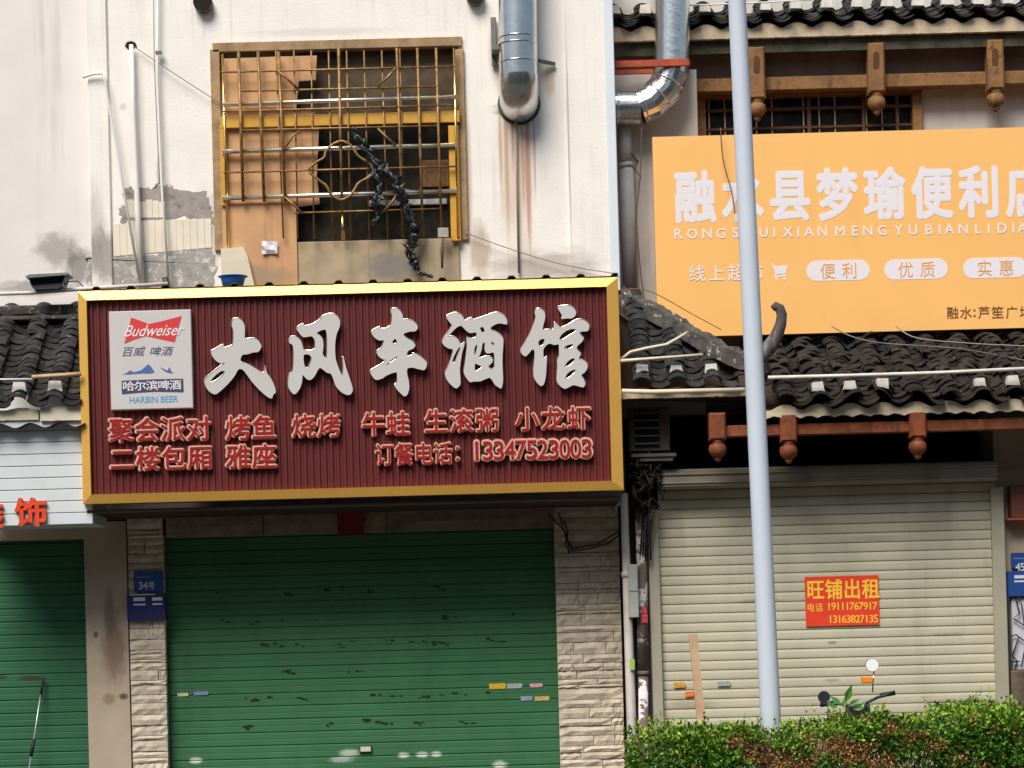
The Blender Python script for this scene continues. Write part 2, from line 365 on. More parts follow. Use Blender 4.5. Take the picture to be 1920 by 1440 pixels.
# ------------------------------------------------------------------ ground
def struct(name, mb, m): return tag(build(name, mb, m), None, None, None, 'structure')
struct('ground', MB().box(-150, 150, -200, 60, -.6, -.16), GROUNDM)
struct('pavement', MB().box(-30, 30, -3.3, 8, -.15, 0), PAVE)
struct('kerb', MB().box(-30, 30, -4.55, -4.38, -.15, .02), KERB)
struct('road', MB().box(-60, 60, -18, -4.56, -.155, -.12), ROAD)
struct('soil', MB().box(-30, 30, -4.37, -3.31, -.15, -.02), SOIL)

# terrace added out of view behind the camera to block the low sky
op = thing('added_terrace', 'long tan terrace added unseen across the street to shade the low sky', 'building', (0, -26, -.16))
build('wall', MB().box(-62, 62, -34, -26, -.16, 12.5), M('tan terrace render', (106, 94, 80), .9, 0, .12, .4), op)
build('roof', MB().add([(-63, -25.4, 12.5), (63, -25.4, 12.5), (63, -30, 14.6), (-63, -30, 14.6), (-63, -34.6, 12.5), (63, -34.6, 12.5)], [(0, 1, 2, 3), (3, 2, 5, 4), (1, 0, 4, 5), (0, 3, 4), (1, 5, 2)]), M('terrace roof tile', (60, 56, 54), .9), op)
for k in range(26):
    for fz in (4.2, 7.2, 10.0):
        pn = build('window', MB().bbox(-60+k*4.7, -58+k*4.7, -25.97, -26.2, fz, fz+1.6, .02), M('terrace window', (40, 50, 58), .15), op)

# ------------------------------------------------------------------ shared builders for buildings
def slats(mb, X0, X1, z0, z1, Y, pitch, depth=.012, kind=0):
    """roller shutter curtain: one folded sheet"""
    prof = []
    z = z1
    while z > z0:
        if kind == 0: q = ((0, .010), (.08, .0), (.46, 0), (.5, .004), (.54, 0), (.92, 0), (.97, .010))
        else: q = ((0, .016), (.04, .015), (.07, .001), (.30, -.002), (.7, -.001), (.93, .002), (.96, .014))
        for f, d in q: prof.append((Y+d*depth/.012, max(z0, z-f*pitch)))
        z -= pitch
    V = []; Fq = []
    for y, zz in prof: V += [(X0, y, zz), (X1, y, zz)]
    for i in range(len(prof)-1): Fq.append((2*i, 2*i+2, 2*i+3, 2*i+1))
    return mb.add(V, Fq)
def tiles(mb, X0, X1, Ye, ze, Yt, zt, pitch, limit=None, expo=.085, off=0.0, skipcol=(), rad=.098, messy=.006):
    """curved clay tiles: cover rows and channel rows, lapping up the slope"""
    s = Vector((0, Yt-Ye, zt-ze)); Ls = s.length; s.normalize(); n = Vector((0, -s.z, s.y))
    cols = []
    x = X0+off; k = 0
    while x < X1+pitch: cols.append(x); x += pitch
    A = R(56)
    def piece(xc, t0, t1, cov, lift, jit):
        r_ = rad if cov else rad*1.12; V = []; m = 7
        for (t, lf) in ((t0, lift+.022+random.uniform(-.004, .006)), (t1, lift)):
            for thick in (0, -.013):
                for i in range(m):
                    a = -A+2*A*i/(m-1); px = xc+jit[0]+r_*math.sin(a)
                    h = (r_*math.cos(a)-r_*math.cos(A)) if cov else (r_*(1-math.cos(a)))
                    p = Vector((px, Ye, ze))+s*(t+jit[1])+n*(h+lf+thick+jit[2]*math.sin(a)); V.append(p)
        Fq = []
        for i in range(m-1):
            Fq.append((i, i+1, 2*m+i+1, 2*m+i)); Fq.append((m+i, m+i+1, i+1, i))
        mb.add(V, Fq, False)
    for xc in cols:
        lim = Ls if limit is None else min(Ls, limit(xc)*Ls)
        lim2 = Ls if limit is None else min(Ls, limit(xc+pitch/2)*Ls)
        t = 0
        while t < lim:
            j = (random.gauss(0, messy), random.gauss(0, messy), random.gauss(0, messy*2))
            if X0-.02 < xc < X1+.02: piece(xc, t, t+.2, True, .035, j)
            t += expo
        t = -.02
        while t < lim2:
            j = (random.gauss(0, messy), random.gauss(0, messy), random.gauss(0, messy*2))
            if X0-.02 < xc+pitch/2 < X1+.02: piece(xc+pitch/2, t, t+.2, False, -.03, j)
            t += expo*1.2
    return [c for c in cols if X0-.02 < c < X1+.02], n, s
def fascia(X0, X1, Y, z0, z1, cols, bump=.035, wave=0, wpitch=.17, th=.06):
    m = MB(); n = max(8, int((X1-X0)/.02)); V = []; Fq = []
    for i in range(n+1):
        x = X0+(X1-X0)*i/n
        d = min(abs(x-c) for c in cols); top = z1+bump*max(0, math.cos(min(1, d/.13)*math.pi/2))
        bot = z0+(wave*abs(math.sin(math.pi*x/wpitch)) if wave else 0)+random.gauss(0, .0015)
        V += [(x, Y, bot), (x, Y, top), (x, Y+th, bot), (x, Y+th, top)]
    for i in range(n):
        a, b = 4*i, 4*i+4
        Fq += [(a, b, b+1, a+1), (a+1, b+1, b+3, a+3), (a+2, a, b, b+2)[::-1], (b+2, a+2, a+3, b+3)]
    return m.add(V, Fq)
def plugs(cols, Ye, ze, n, parent, keep=1.0, w=.11, h=.085, up_=.115):
    for c in cols:
        if random.random() > keep: continue
        a, b = w*random.uniform(.42, .56), w*random.uniform(.36, .46); hh = h*random.uniform(.85, 1.1); y = Ye+.015
        z = ze+up_+random.uniform(-.006, .006); c += random.uniform(-.01, .01)
        V = [(c-a*1.02, y, z), (c+a*1.05, y, z-.004), (c+b, y+.012, z+hh), (c-b, y+.01, z+hh*random.uniform(.9, 1.05)),
             (c-a, y+.12, z), (c+a, y+.12, z), (c+b, y+.12, z+hh), (c-b, y+.12, z+hh)]
        build('lime_end_plug', MB().add(V, [(0,1,2,3),(5,4,7,6),(0,4,5,1),(1,5,6,2),(2,6,7,3),(3,7,4,0)]), LIME, parent)
def stones(mb, X0, X1, z0, z1, Y, hr=(.03, .115), lr=(.14, .6), back=.12):
    z = z0
    while z < z1-.005:
        h = min(random.uniform(*hr), z1-z)
        if z1-(z+h) < hr[0]*.6: h = z1-z
        x = X0
        while x < X1-.005:
            l = min(random.uniform(*lr), X1-x)
            if X1-(x+l) < lr[0]*.5: l = X1-x
            d = random.uniform(0, .016); g = .0025
            V = []; nx = 5
            # a rough split face: front grid jittered in depth
            for j in range(3):
                for i in range(nx+1):
                    e = .012 if (j in (0, 2) or i in (0, nx)) else 0
                    V.append((x+g+(l-2*g)*i/nx, Y-d+e+random.uniform(-.006, .006), z+g+(h-2*g)*j/2+(random.uniform(-.004, .004) if j == 1 else 0)))
            o = len(V); V += [(x+g, Y+back, z+g), (x+l-g, Y+back, z+g), (x+l-g, Y+back, z+h-g), (x+g, Y+back, z+h-g)]
            Fq = [(j*(nx+1)+i, j*(nx+1)+i+1, (j+1)*(nx+1)+i+1, (j+1)*(nx+1)+i) for j in range(2) for i in range(nx)]
            Fq += [tuple(reversed(range(0, nx+1)))+(o, o+1), tuple(range(2*(nx+1), 3*(nx+1)))+(o+2, o+3),
                   (0, nx+1, 2*(nx+1), o+3, o), (nx, o+1, o+2, 3*(nx+1)-1, 2*(nx+1)-1)]
            mb.add(V, Fq); x += l
        z += h
    return mb
def zz(px, py, Y): return P(px, py, Y).z
def xx(px, py, Y): return P(px, py, Y).x
TOP = zz(960, -60, 0)+.4

# ------------------------------------------------------------------ the middle building
mid = thing('shop_building', 'white plastered two storey shop house with a barred window and stone clad ground floor', 'building', (xx(660, 1440, 0), 1, 0))
XL, XR = xx(170, 400, 0), xx(1150, 300, 0)
wx0, wx1, wz0, wz1 = xx(413, 270, 0), xx(863, 260, 0), zz(640, 452, 0), zz(640, 87, 0)
ZF = zz(650, 962, 0)                                     # top of the stone storey
w = MB(); w.box(XL, wx0, 0, 2.4, ZF, TOP); w.box(wx1, XR, 0, 2.4, ZF, TOP); w.box(wx0, wx1, 0, 2.4, ZF, wz0); w.box(wx0, wx1, 0, 2.4, wz1, TOP)
build('wall', w, WHITEWALL, mid)
build('pilaster', MB().pbox(166, -80, 204, 545, -.03, .1, .008), WHITEWALL, mid); build('pilaster', MB().pbox(1062, -80, 1138, 525, -.025, -.001, .006), WHITEWALL, mid)
build('corner_trim', MB().pbox(1138, -80, 1155, 545, -.04, .2, .006), EDGE, mid)
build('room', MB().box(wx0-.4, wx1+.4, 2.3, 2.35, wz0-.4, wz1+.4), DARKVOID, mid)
# window behind the bars
win = build('window', MB().pbox(413, 213, 862, 235, -.085, -.06, .006).pbox(843, 235, 862, 452, -.08, -.058, .006).pbox(413, 235, 426, 385, -.08, -.058), YFRAME, mid)
build('pane', MB().pbox(560, 237, 850, 452, .105, .115), GLASS, win)
build('pane', MB().pbox(560, 90, 862, 211, .105, .115), M('dusty brown glass', (88, 76, 60), .4, 0, .35, 4, spec=.2), win)
sur = MB(); sur.pbox(398, 74, 866, 92, -.035, .06, .006); sur.pbox(398, 92, 416, 470, -.035, .06, .006); sur.pbox(855, 92, 874, 450, -.035, .06, .006)
build('window_surround', sur, FRAMEOLD, mid)
build('window_apron', MB().pbox(556, 450, 862, 540, -.03, .02, .006).pbox(686, 450, 692, 540, -.034, -.03), APRON, mid)
# bare patches where the plaster fell off
def ragged(pts, k=5, amp=2.2):
    out = []
    for i in range(len(pts)):
        a, b_ = pts[i], pts[(i+1) % len(pts)]
        for j in range(k):
            t = j/k; out.append((a[0]+(b_[0]-a[0])*t+random.gauss(0, amp), a[1]+(b_[1]-a[1])*t+random.gauss(0, amp)))
    return out
build('bare_render_patch', MB().prism(ragged([(231,356),(244,349),(252,357),(262,352),(290,353),(297,343),(304,351),(318,349),(333,355),(384,359),(391,372),(397,398),(402,421),(384,410),(352,408),(300,411),(262,418),(240,421),(226,418),(222,400),(231,384)]), -.004, .001), CEMENT, mid)
ot = MB()
for i in range(14): ot.pbox(212+i*13.2, 420 if i < 2 else 415-i*.4, 212+i*13.2+12.6, 480-i*1.2, -.007, 0)
for i in range(6): ot.pbox(238+i*12, 374+(i % 3)*2, 238+i*12+11.4, 408, -.008, 0)
build('old_tile_patch', ot, OLDTILE, mid)
build('bare_render_patch', MB().prism(ragged([(160,484),(178,478),(205,482),(230,478),(262,480),(300,476),(322,463),(348,460),(378,462),(396,470),(404,500),(400,542),(160,545),(166,510)]), -.005, .001), CEMENT2, mid)
# ground floor: stone piers, lintel, shutter
pz = ZF
st = MB(); stones(st, xx(243, 1200, 0), xx(310, 1200, 0), 0, pz, 0); build('stone_pier', st, STONE, mid)
st = MB(); stones(st, xx(1044, 1200, 0), xx(1166, 1200, 0), 0, pz, 0); build('stone_pier', st, STONE, mid)
zl = zz(676, 999, 0)
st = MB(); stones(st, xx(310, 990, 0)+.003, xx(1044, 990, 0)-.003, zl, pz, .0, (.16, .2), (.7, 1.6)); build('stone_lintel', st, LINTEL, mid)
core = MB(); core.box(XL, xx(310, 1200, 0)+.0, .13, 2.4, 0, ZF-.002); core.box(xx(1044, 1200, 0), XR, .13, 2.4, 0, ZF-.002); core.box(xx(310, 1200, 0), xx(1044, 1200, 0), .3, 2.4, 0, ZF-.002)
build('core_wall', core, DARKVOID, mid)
sh = MB(); slats(sh, xx(309, 1200, .15), xx(1048, 1200, .15), .05, zl+.12, .15, .1235); shut = build('roller_shutter', sh, GREENSLAT, mid)
pr = MB()
for row, (yl, xs) in enumerate(((1106, (425,488,540,615,640,695,752,800,838,890)), (1158, (415,470,522,578,632,690,735,785,840,905,948)), (1206, (420,460,512,565,628,682,730,783,832,885,940)),
                                (1257, (455,488,548,610,660,715,758,818,875,935)), (1306, (470,525,578,640,695,740,790,850,905)), (1357, (470,548,615,675,725,780,880)))):
    for x in xs:
        yy = yl-(x-680)*.0225+random.gauss(0, 2.5); x += random.uniform(-12, 12)
        if random.random() < .25: continue
        for k in range(random.randint(1, 5)):
            a, b = x+random.gauss(0, 9), yy+random.uniform(-4, 4); l, h = random.uniform(1.5, 8), random.uniform(.7, 2.4)
            pr.prism([(a-l, b), (a-l*.5, b-h), (a+l*.6, b-h*.8), (a+l, b+h*.3), (a+l*.2, b+h), (a-l*.6, b+h*.7)], .146-.0004*k, .1495)
build('glue_residue', pr, M('dark glue residue', (44, 44, 26), .9, 0, .3, 30), shut)['kind'] = 'stuff'
build('guide_rail', MB().pbox(309, 1000, 314, 1600, .1, .2).pbox(1046, 990, 1051, 1600, .1, .2), M('dark green rail', (44, 70, 50), .5), shut)
lk = build('lock_plate', MB().pbox(674, 1399, 697, 1411, .128, .15, .004), DARKMETAL, shut); build('lock_label', MB().pbox(676, 1400, 695, 1409, .124, .128), PALECREAM, lk)
build('soffit', MB().box(xx(160, 940, YS), xx(1164, 940, YS), YS+.07, -.002, ZF+.0, ZF+.03), DARKSOFFIT, mid)
# descending hip roof beside the sign
zA_e, zA_t = zz(1300, 722, -.98), zz(1165, 545, .15)
xa0, xa1 = xx(1160, 690, -.98), xx(1430, 700, -.98)
hip = lambda x: max(0.0, (xa1-x)/(xa1-xa0))
rf = MB(); colsA, nA, sA = tiles(rf, xa0-.1, xa1-.02, -.98, zA_e, .15, zA_t, .305, hip, off=.215+.1)
roofA = build('hip_roof', rf, TILE, mid)
plugs(colsA, -.98, zA_e, nA, roofA)
build('eave_fascia', fascia(xa0-.1, xa1, -.92, zA_e-.1, zA_e-.05, colsA, .045), FASCIA, roofA)
dk = MB().add([(xa0-.1, -.88, zA_e-.1), (xa1, -.88, zA_e-.1), (xa1, .15, zA_e-.06), (xa0-.1, .15, zA_t-.1), (xa0-.1, -.88, zA_e-.04), (xa1, -.88, zA_e-.04)], [(0, 1, 2), (0, 2, 3), (4, 3, 2), (4, 2, 5)])
build('roof_underboard', dk, DARKSOFFIT, roofA)
hp = [(1150,541,.15),(1180,557,0),(1210,573,-.12),(1240,588,-.28),(1270,604,-.42),(1300,623,-.56),(1330,641,-.7),(1360,656,-.85),(1395,671,-.92),(1425,674,-1.0)]
rg = MB()
hp = [tuple(hp[i][c]*(1-t/5)+hp[i+1][c]*t/5 for c in range(3)) for i in range(len(hp)-1) for t in range(5)]+[hp[-1]]
V = []; Fq = []
for i, (x, y, Y) in enumerate(hp):
    c = P(x, y, Y); hgt = .125+random.uniform(-.03, .03); wd = .09+random.uniform(-.018, .018)
    for a, b in ((-wd, -.09), (-wd*.9, hgt*.4), (-wd*.45, hgt*.6), (wd*.45, hgt*.62), (wd*.9, hgt*.4), (wd, -.09)): V.append((c.x+a*.62, c.y+a*.8, c.z+b-.02))
for i in range(len(hp)-1):
    for j in range(5): Fq.append((i*6+j, (i+1)*6+j, (i+1)*6+j+1, i*6+j+1))
rg.add(V, Fq); rg.f.append([0,1,2,3,4,5]); rg.sm.append(False)
build('hip_ridge', rg, RIDGE, roofA)
tp = [(1405,680),(1425,668),(1442,652),(1456,630),(1464,608),(1466,590),(1462,578),(1455,574),(1449,579)]
build('ridge_finial', MB().tube([P(x, y, -1.01) for x, y in tp], [.075,.072,.066,.058,.05,.045,.04,.036,.03], 10), M('grey ridge finial', (78, 72, 69), .85, 0, .2, 8, .4, 30, streak=((190, 190, 190), .6, 12)), roofA)

# ------------------------------------------------------------------ the building at the edge with the white fascia
lef = thing('shop_building', 'pale grey shop house with a tiled canopy and a dark green shutter', 'building', (xx(60, 1440, 0), 1, 0))
lx0, lx1 = xx(-260, 700, .25), XL-.002
ZLs = zz(80, 1012, .0)
w = MB(); w.box(lx0, lx1, .25, 2.4, ZF, TOP); build('wall', w, GREYWALL, lef)
pil = MB(); pil.box(xx(162, 1200, 0), xx(241, 1200, 0), -.01, .129, 0, zz(200, 978, 0)); pil.box(lx0, xx(162, 1200, 0), -.004, .129, ZLs, zz(80, 960, 0)); build('door_surround', pil, PILLAR, lef)
sh = MB(); slats(sh, lx0, xx(163, 1200, .15), .05, ZLs+.1, .15, .1235); shl = build('roller_shutter', sh, GREENSLAT2, lef)
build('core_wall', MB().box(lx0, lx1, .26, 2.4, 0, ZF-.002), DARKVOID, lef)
zL_e, zL_t = zz(75, 758, -1.03), zz(75, 598, .1)
rl = MB(); x0, x1 = xx(-70, 760, -1.03), xx(160, 760, -1.03)
colsL, nL, sL = tiles(rl, x0, x1, -1.03, zL_e, .1, zL_t, .315, off=.195, expo=.08)
roofL = build('canopy_roof', rl, TILE, lef)
plugs(colsL, -1.03, zL_e, nL, roofL, 1, .12, .09)
build('eave_fascia', fascia(x0, xx(72, 780, -.98), -.97, zL_e-.13, zL_e-.04, colsL, .02), PVCOLD, roofL)
build('eave_fascia', fascia(xx(75, 780, -1.0), x1+.02, -.985, zL_e-.145, zL_e-.025, colsL, .01), M('cream fascia board', (214, 204, 184), .8, 0, .1, 5), roofL)
wv = MB()
n = 60
V = []; Fq = []
for i in range(n+1):
    x = x0+(x1-x0)*i/n; h = .022*math.sin(2*math.pi*x/.27)
    for Y in (-1.08, .0): V.append((x, Y, zL_e-.19+h+(Y+1.08)*.03))
for i in range(n): Fq.append((2*i, 2*i+2, 2*i+3, 2*i+1))
wv.add(V, Fq, True); build('corrugated_lining', wv, M('sooty corrugated sheet', (40, 38, 36), .7, 0, .2, 4), roofL)
top = MB(); top.pbox(-60, 572, 158, 590, .02, .25, .01); top.pbox(-60, 592, 152, 600, -.05, .2, .008)
build('roof_flashing', top, RIDGE, roofL)
cl = MB(); cx0, cx1 = xx(-80, 900, -.95), xx(172, 900, -.95); zc0 = zz(80, 985, -.95); zc1 = zz(80, 800, -.95); hb = (zc1-zc0)/8.3
z = zc0
while z < zc1+.02:
    cl.bbox(cx0, cx1, -.95, -.90, z+.003, z+hb-.003, .004); z += hb
cl.box(cx0+.01, cx1-.004, -.93, -.2, zc0+.01, zc1)
# signboard of that shop
lsign = thing('shop_sign', 'white horizontal slat signboard carrying raised orange red characters', 'sign', (xx(60, 985, -.95), -.9, zc0))
build('slat_panel', cl, CLAD, lsign)
for ch, bx_ in (('装', (-52, 940, 7, 990)), ('饰', (30, 934, 88, 987))):
    c = build('raised_character', text(ch, bx_, -.95, .03, .028), SIGNREDSIDE, lsign)
    build('character_face', text(ch, bx_, -.981, .004, .024), SIGNRED, c)

# ------------------------------------------------------------------ the building with the orange sign
rig = thing('shop_building', 'timber trimmed shop house with tiled eaves and a beige shutter behind the lamp post', 'building', (xx(1560, 1440, .5), 2, 0))
rx0, rx1 = XR+.003, xx(2250, 700, 1.0)
u0, u1, uz0, uz1 = xx(1310, 210, 1.0), xx(1728, 200, 1.0), zz(1520, 300, 1.0), zz(1520, 168, 1.0)
w = MB(); w.box(rx0, u0, 1.0, 2.4, 3.2, TOP+.3); w.box(u1, rx1, 1.0, 2.4, 3.2, TOP+.3); w.box(u0, u1, 1.0, 2.4, 3.2, uz0); w.box(u0, u1, 1.0, 2.4, uz1, TOP+.3); build('wall', w, BACKWALL, rig)
wf = MB(); wf.pbox(1308, 172, 1324, 300, 0.92, 1.1, .006); wf.pbox(1712, 160, 1730, 300, 0.92, 1.1, .006); wf.pbox(1308, 166, 1730, 178, 0.93, 1.1, .006)
rw = build('window', wf, WOOD, rig)
build('pane', MB().pbox(1322, 176, 1714, 300, 1.06, 1.07), GLASS, rw)
for k in range(14):
    x = 1330+k*29.5
    if k not in (5, 9): build('window_bar', MB().pbox(x-1.2, 176, x+1.2, 300, 1.0, 1.01), M('pale window bar', (170, 156, 130), .5, .3, .1, 9), rw)
build('window_mullion', MB().pbox(1514, 174, 1521, 300, 0.97, 1.02).pbox(1617, 174, 1622, 300, 0.97, 1.02).pbox(1680, 174, 1684, 300, 0.98, 1.02).pbox(1324, 200, 1712, 206, 0.985, 1.0).pbox(1324, 236, 1712, 240, 0.985, 1.0), M('dark brown bar', (88, 58, 38), .6, 0, .15, 8), rw)
zU = zz(1540, 36, .55)
ru = MB(); ux0 = xx(1150, 30, .55); colsU, nU, sU = tiles(ru, ux0, rx1, .55, zU, 2.6, zU+1.0, .292, off=.31-.29, expo=.085)
roofU = build('eave_roof', ru, TILE, rig); plugs(colsU, .55, zU, nU, roofU)
build('eave_fascia', fascia(ux0, rx1, .6, zU-.15, zU-.06, colsU, .05), FASCIA, roofU)
build('eave_underboard', MB().box(ux0, rx1, .66, .7, zU-.28, zU-.08), MOSS, roofU)
build('roof_underboard', MB().add([(ux0, .64, zU-.1), (rx1, .64, zU-.1), (rx1, 2.4, zU+.75), (ux0, 2.4, zU+.75)], [(0, 1, 2, 3)]), DARKSOFFIT, roofU)
zb = zz(1670, 150, .76)
build('eave_beam', MB().bbox(xx(1300, 160, .76), rx1, .76, .9, zb-.07, zb+.06, .008), WOOD, rig)
build('eave_wall', MB().box(xx(1160, 100, .88), rx1, .88, .94, zb, zU+.15), M('grey brown shaded eave panel', (128, 110, 96), .9, 0, .12, 4, streak=((80, 64, 52), .5, 5)), rig)  # grey brown puts the shade under the eave into the wall colour
def post(pxc, pyt, pyb, Y, wpx, m, bulb, niche):
    c = P(pxc, pyb, Y); t = P(pxc, pyt, Y); hw = wpx/2*(Y-CAM.y)/F
    q = MB().bbox(c.x-hw, c.x+hw, Y-hw, Y+hw, c.z, t.z, hw*.22)
    p = build('hanging_post', q, m, rig)
    if niche:
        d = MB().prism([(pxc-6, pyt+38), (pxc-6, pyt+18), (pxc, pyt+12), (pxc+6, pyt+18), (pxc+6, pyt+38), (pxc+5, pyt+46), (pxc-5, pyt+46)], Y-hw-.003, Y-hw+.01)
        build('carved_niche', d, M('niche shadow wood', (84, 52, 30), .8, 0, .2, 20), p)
    k = (Y-CAM.y)/F; s_ = wpx*k
    build('carved_finial', MB().lathe((c.x, Y, c.z), [(s_*.40, .0), (s_*.42, -.1*s_), (s_*.36, -.16*s_), (s_*.5, -.3*s_), (s_*.56, -.55*s_), (s_*.5, -.8*s_), (s_*.32, -.98*s_), (s_*.2, -1.04*s_), (s_*.24, -1.14*s_), (s_*.1, -1.3*s_)], 16), m, p)
for x, a, b in ((1419, 91, 188), (1643, 83, 176), (1866, 77, 170)): post(x, a, b, .71, 31, WOOD, 1, 1)
build('added_wall_strip', MB().bbox(rx0, xx(1309, 250, .56), .56, 1.2, 3.9, zz(1230, 132, .56), .006), BACKWALL, rig)  # wall strip brought forward as an added pier to catch more light
# lower canopy roof under the orange sign
zB_e = zz(1680, 752, -1.05); slope = (zz(1680, 646, .1)-zB_e)/1.15
rb = MB(); bx0 = xx(1432, 750, -1.05); colsB, nB, sB = tiles(rb, bx0, xx(2100, 740, -1.05), -1.05, zB_e, 1.55, zB_e+slope*2.6, .292, off=.2, expo=.085, messy=.016)
roofB = build('canopy_roof', rb, TILEDIRTY, rig); plugs(colsB, -1.05, zB_e, nB, roofB, .8)
build('eave_fascia', fascia(bx0, xx(2100, 740, -1.05), -.99, zB_e-.125, zB_e-.05, colsB, .05, .022, .155), FASCIA, roofB)
build('roof_underboard', MB().add([(bx0, -.95, zB_e-.1), (rx1, -.95, zB_e-.1), (rx1, 1.55, zB_e+slope*2.6-.14), (bx0, 1.55, zB_e+slope*2.6-.14), (rx0, -.3, zB_e+slope*.65-.11), (bx0, -.3, zB_e+slope*.65-.11), (rx0, 1.55, zB_e+slope*2.6-.14)], [(0, 1, 2, 3), (4, 5, 3, 6)]), DARKSOFFIT, roofB)
zc = zz(1680, 799, -.93)
build('canopy_beam', MB().bbox(xx(1350, 800, -.93), rx1, -.93, -.83, zc-.055, zc+.045, .006), REDWOOD, rig)
for x, a, b in ((1345, 775, 826), (1478, 777, 829), (1720, 772, 821)): post(x, a, b, -.92, 31, REDWOOD, 1, 0)
# ground floor of that building
YR = -.2
s0, s1 = xx(1238, 1100, YR), xx(1872, 1100, YR)
zh = zz(1555, 872, YR-.25)
sh = MB(); slats(sh, s0, s1, .05, zh, YR, .0885, kind=1); shr = build('roller_shutter', sh, BEIGESLAT, rig)
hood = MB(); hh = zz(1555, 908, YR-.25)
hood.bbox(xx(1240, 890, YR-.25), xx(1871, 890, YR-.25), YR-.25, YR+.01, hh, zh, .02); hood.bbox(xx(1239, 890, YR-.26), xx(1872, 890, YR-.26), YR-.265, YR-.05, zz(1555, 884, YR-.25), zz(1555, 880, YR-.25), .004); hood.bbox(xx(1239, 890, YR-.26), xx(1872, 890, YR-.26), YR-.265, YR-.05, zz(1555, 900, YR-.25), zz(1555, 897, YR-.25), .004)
build('shutter_hood', hood, M('dusty shaded shutter hood', (140, 132, 116), .6, .1, .12, 4, streak=((96, 88, 76), .5, 5)), shr)  # dust, plus the eave's shade put into a darker base colour
build('guide_rail', MB().pbox(1222, 955, 1243, 1620, YR-.07, YR+.02, .006), BEIGEMETAL, shr)
build('guide_rail', MB().pbox(1868, 912, 1892, 1620, YR-.07, YR+.02, .006), BEIGEMETAL, shr)
w = MB(); w.box(rx0, s0, YR+.05, 2.4, 0, 3.75); w.box(s1, rx1, YR+.05, 2.4, 0, 3.75); w.box(s0, s1, YR+.5, 2.4, 0, zh)
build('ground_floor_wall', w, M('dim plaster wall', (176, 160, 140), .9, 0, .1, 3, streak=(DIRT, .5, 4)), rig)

build('recess_shade_panel', MB().box(s0, s1, .5, .55, zh-.1, 3.9).box(rx0+.02, s0+.02, YR+.04, YR+.048, 0, 3.74), M('painted recess shade', (34, 30, 28), .9, 0, .2, 4), rig)  # near-black sheets stand in for the shade of the open recess
# ------------------------------------------------------------------ the wine house sign

sg = thing('shop_sign', 'maroon corrugated signboard in a gold frame with large white brush characters', 'sign', (xx(657, 930, YS), YS, zz(657, 932, YS)))
sx0, sx1, sz0, sz1 = xx(151, 745, YS), xx(1164, 720, YS), zz(661, 932, YS), zz(654, 533, YS)
fl = .088; fr_d = .07
ix0, ix1, iz0, iz1 = sx0+.078, sx1-.105, sz0+.082, sz1-.085
nr = 79; V = []; Fq = []; pit = (ix1-ix0)/nr; pr_ = []
for i in range(nr):
    x = ix0+i*pit
    for f_, d in ((0, .014), (.18, .014), (.34, 0), (.72, 0), (.88, .014)): pr_.append((x+f_*pit, YS+.02+d))
pr_.append((ix1, YS+.034))
for x, y in pr_: V += [(x, y, iz0-.01), (x, y, iz1+.01)]
for i in range(len(pr_)-1): Fq.append((2*i, 2*i+2, 2*i+3, 2*i+1))
build('corrugated_panel', MB().add(V, Fq), RED, sg)
build('back_box', MB().box(sx0+.02, sx1-.02, YS+.06, YS+.16, sz0+.02, sz1-.02), DARKSOFFIT, sg)
O = [(sx0, sz0), (sx1, sz0), (sx1, sz1), (sx0, sz1)]; I = [(ix0, iz0), (ix1, iz0), (ix1, iz1), (ix0, iz1)]
for k in range(4):
    a, b = k, (k+1) % 4
    V = [(O[a][0], YS-.003, O[a][1]), (O[b][0], YS-.003, O[b][1]), (I[b][0], YS-.03, I[b][1]), (I[a][0], YS-.03, I[a][1]),
         (O[a][0], YS+.17, O[a][1]), (O[b][0], YS+.17, O[b][1]), (I[b][0], YS+.03, I[b][1]), (I[a][0], YS+.03, I[a][1])]
    build('frame_rail', MB().add(V, [(0, 1, 2, 3), (4, 5, 1, 0), (3, 2, 6, 7)]), GOLD, sg)
V = []; Fq = []
prs = []
x = sx0+.02
while x < sx1-.02:
    for f_, d in ((0, 0), (.10, 0), (.125, .028), (.165, .028), (.19, 0)): prs.append((min(x+f_, sx1), d))
    x += .31
for x, d in prs:
    for Y in (YS-.01, -.045): V.append((x, Y, sz1+.004+d+random.uniform(0, .002)+(Y-YS)*.02))
for i in range(len(prs)-1): Fq.append((2*i, 2*i+2, 2*i+3, 2*i+1))
V2 = [(v[0], v[1], v[2]+.006) for v in V]; Fq += [tuple(i+len(V) for i in f) for f in Fq]
n0 = len(V); Fq += [(2*i, 2*i+n0, 2*i+2+n0, 2*i+2) for i in range(len(prs)-1)]
build('corrugated_top_sheet', MB().add(V+V2, Fq), M('rusty brown roofing sheet', (96, 72, 54), .7, .1, .3, 5), sg)
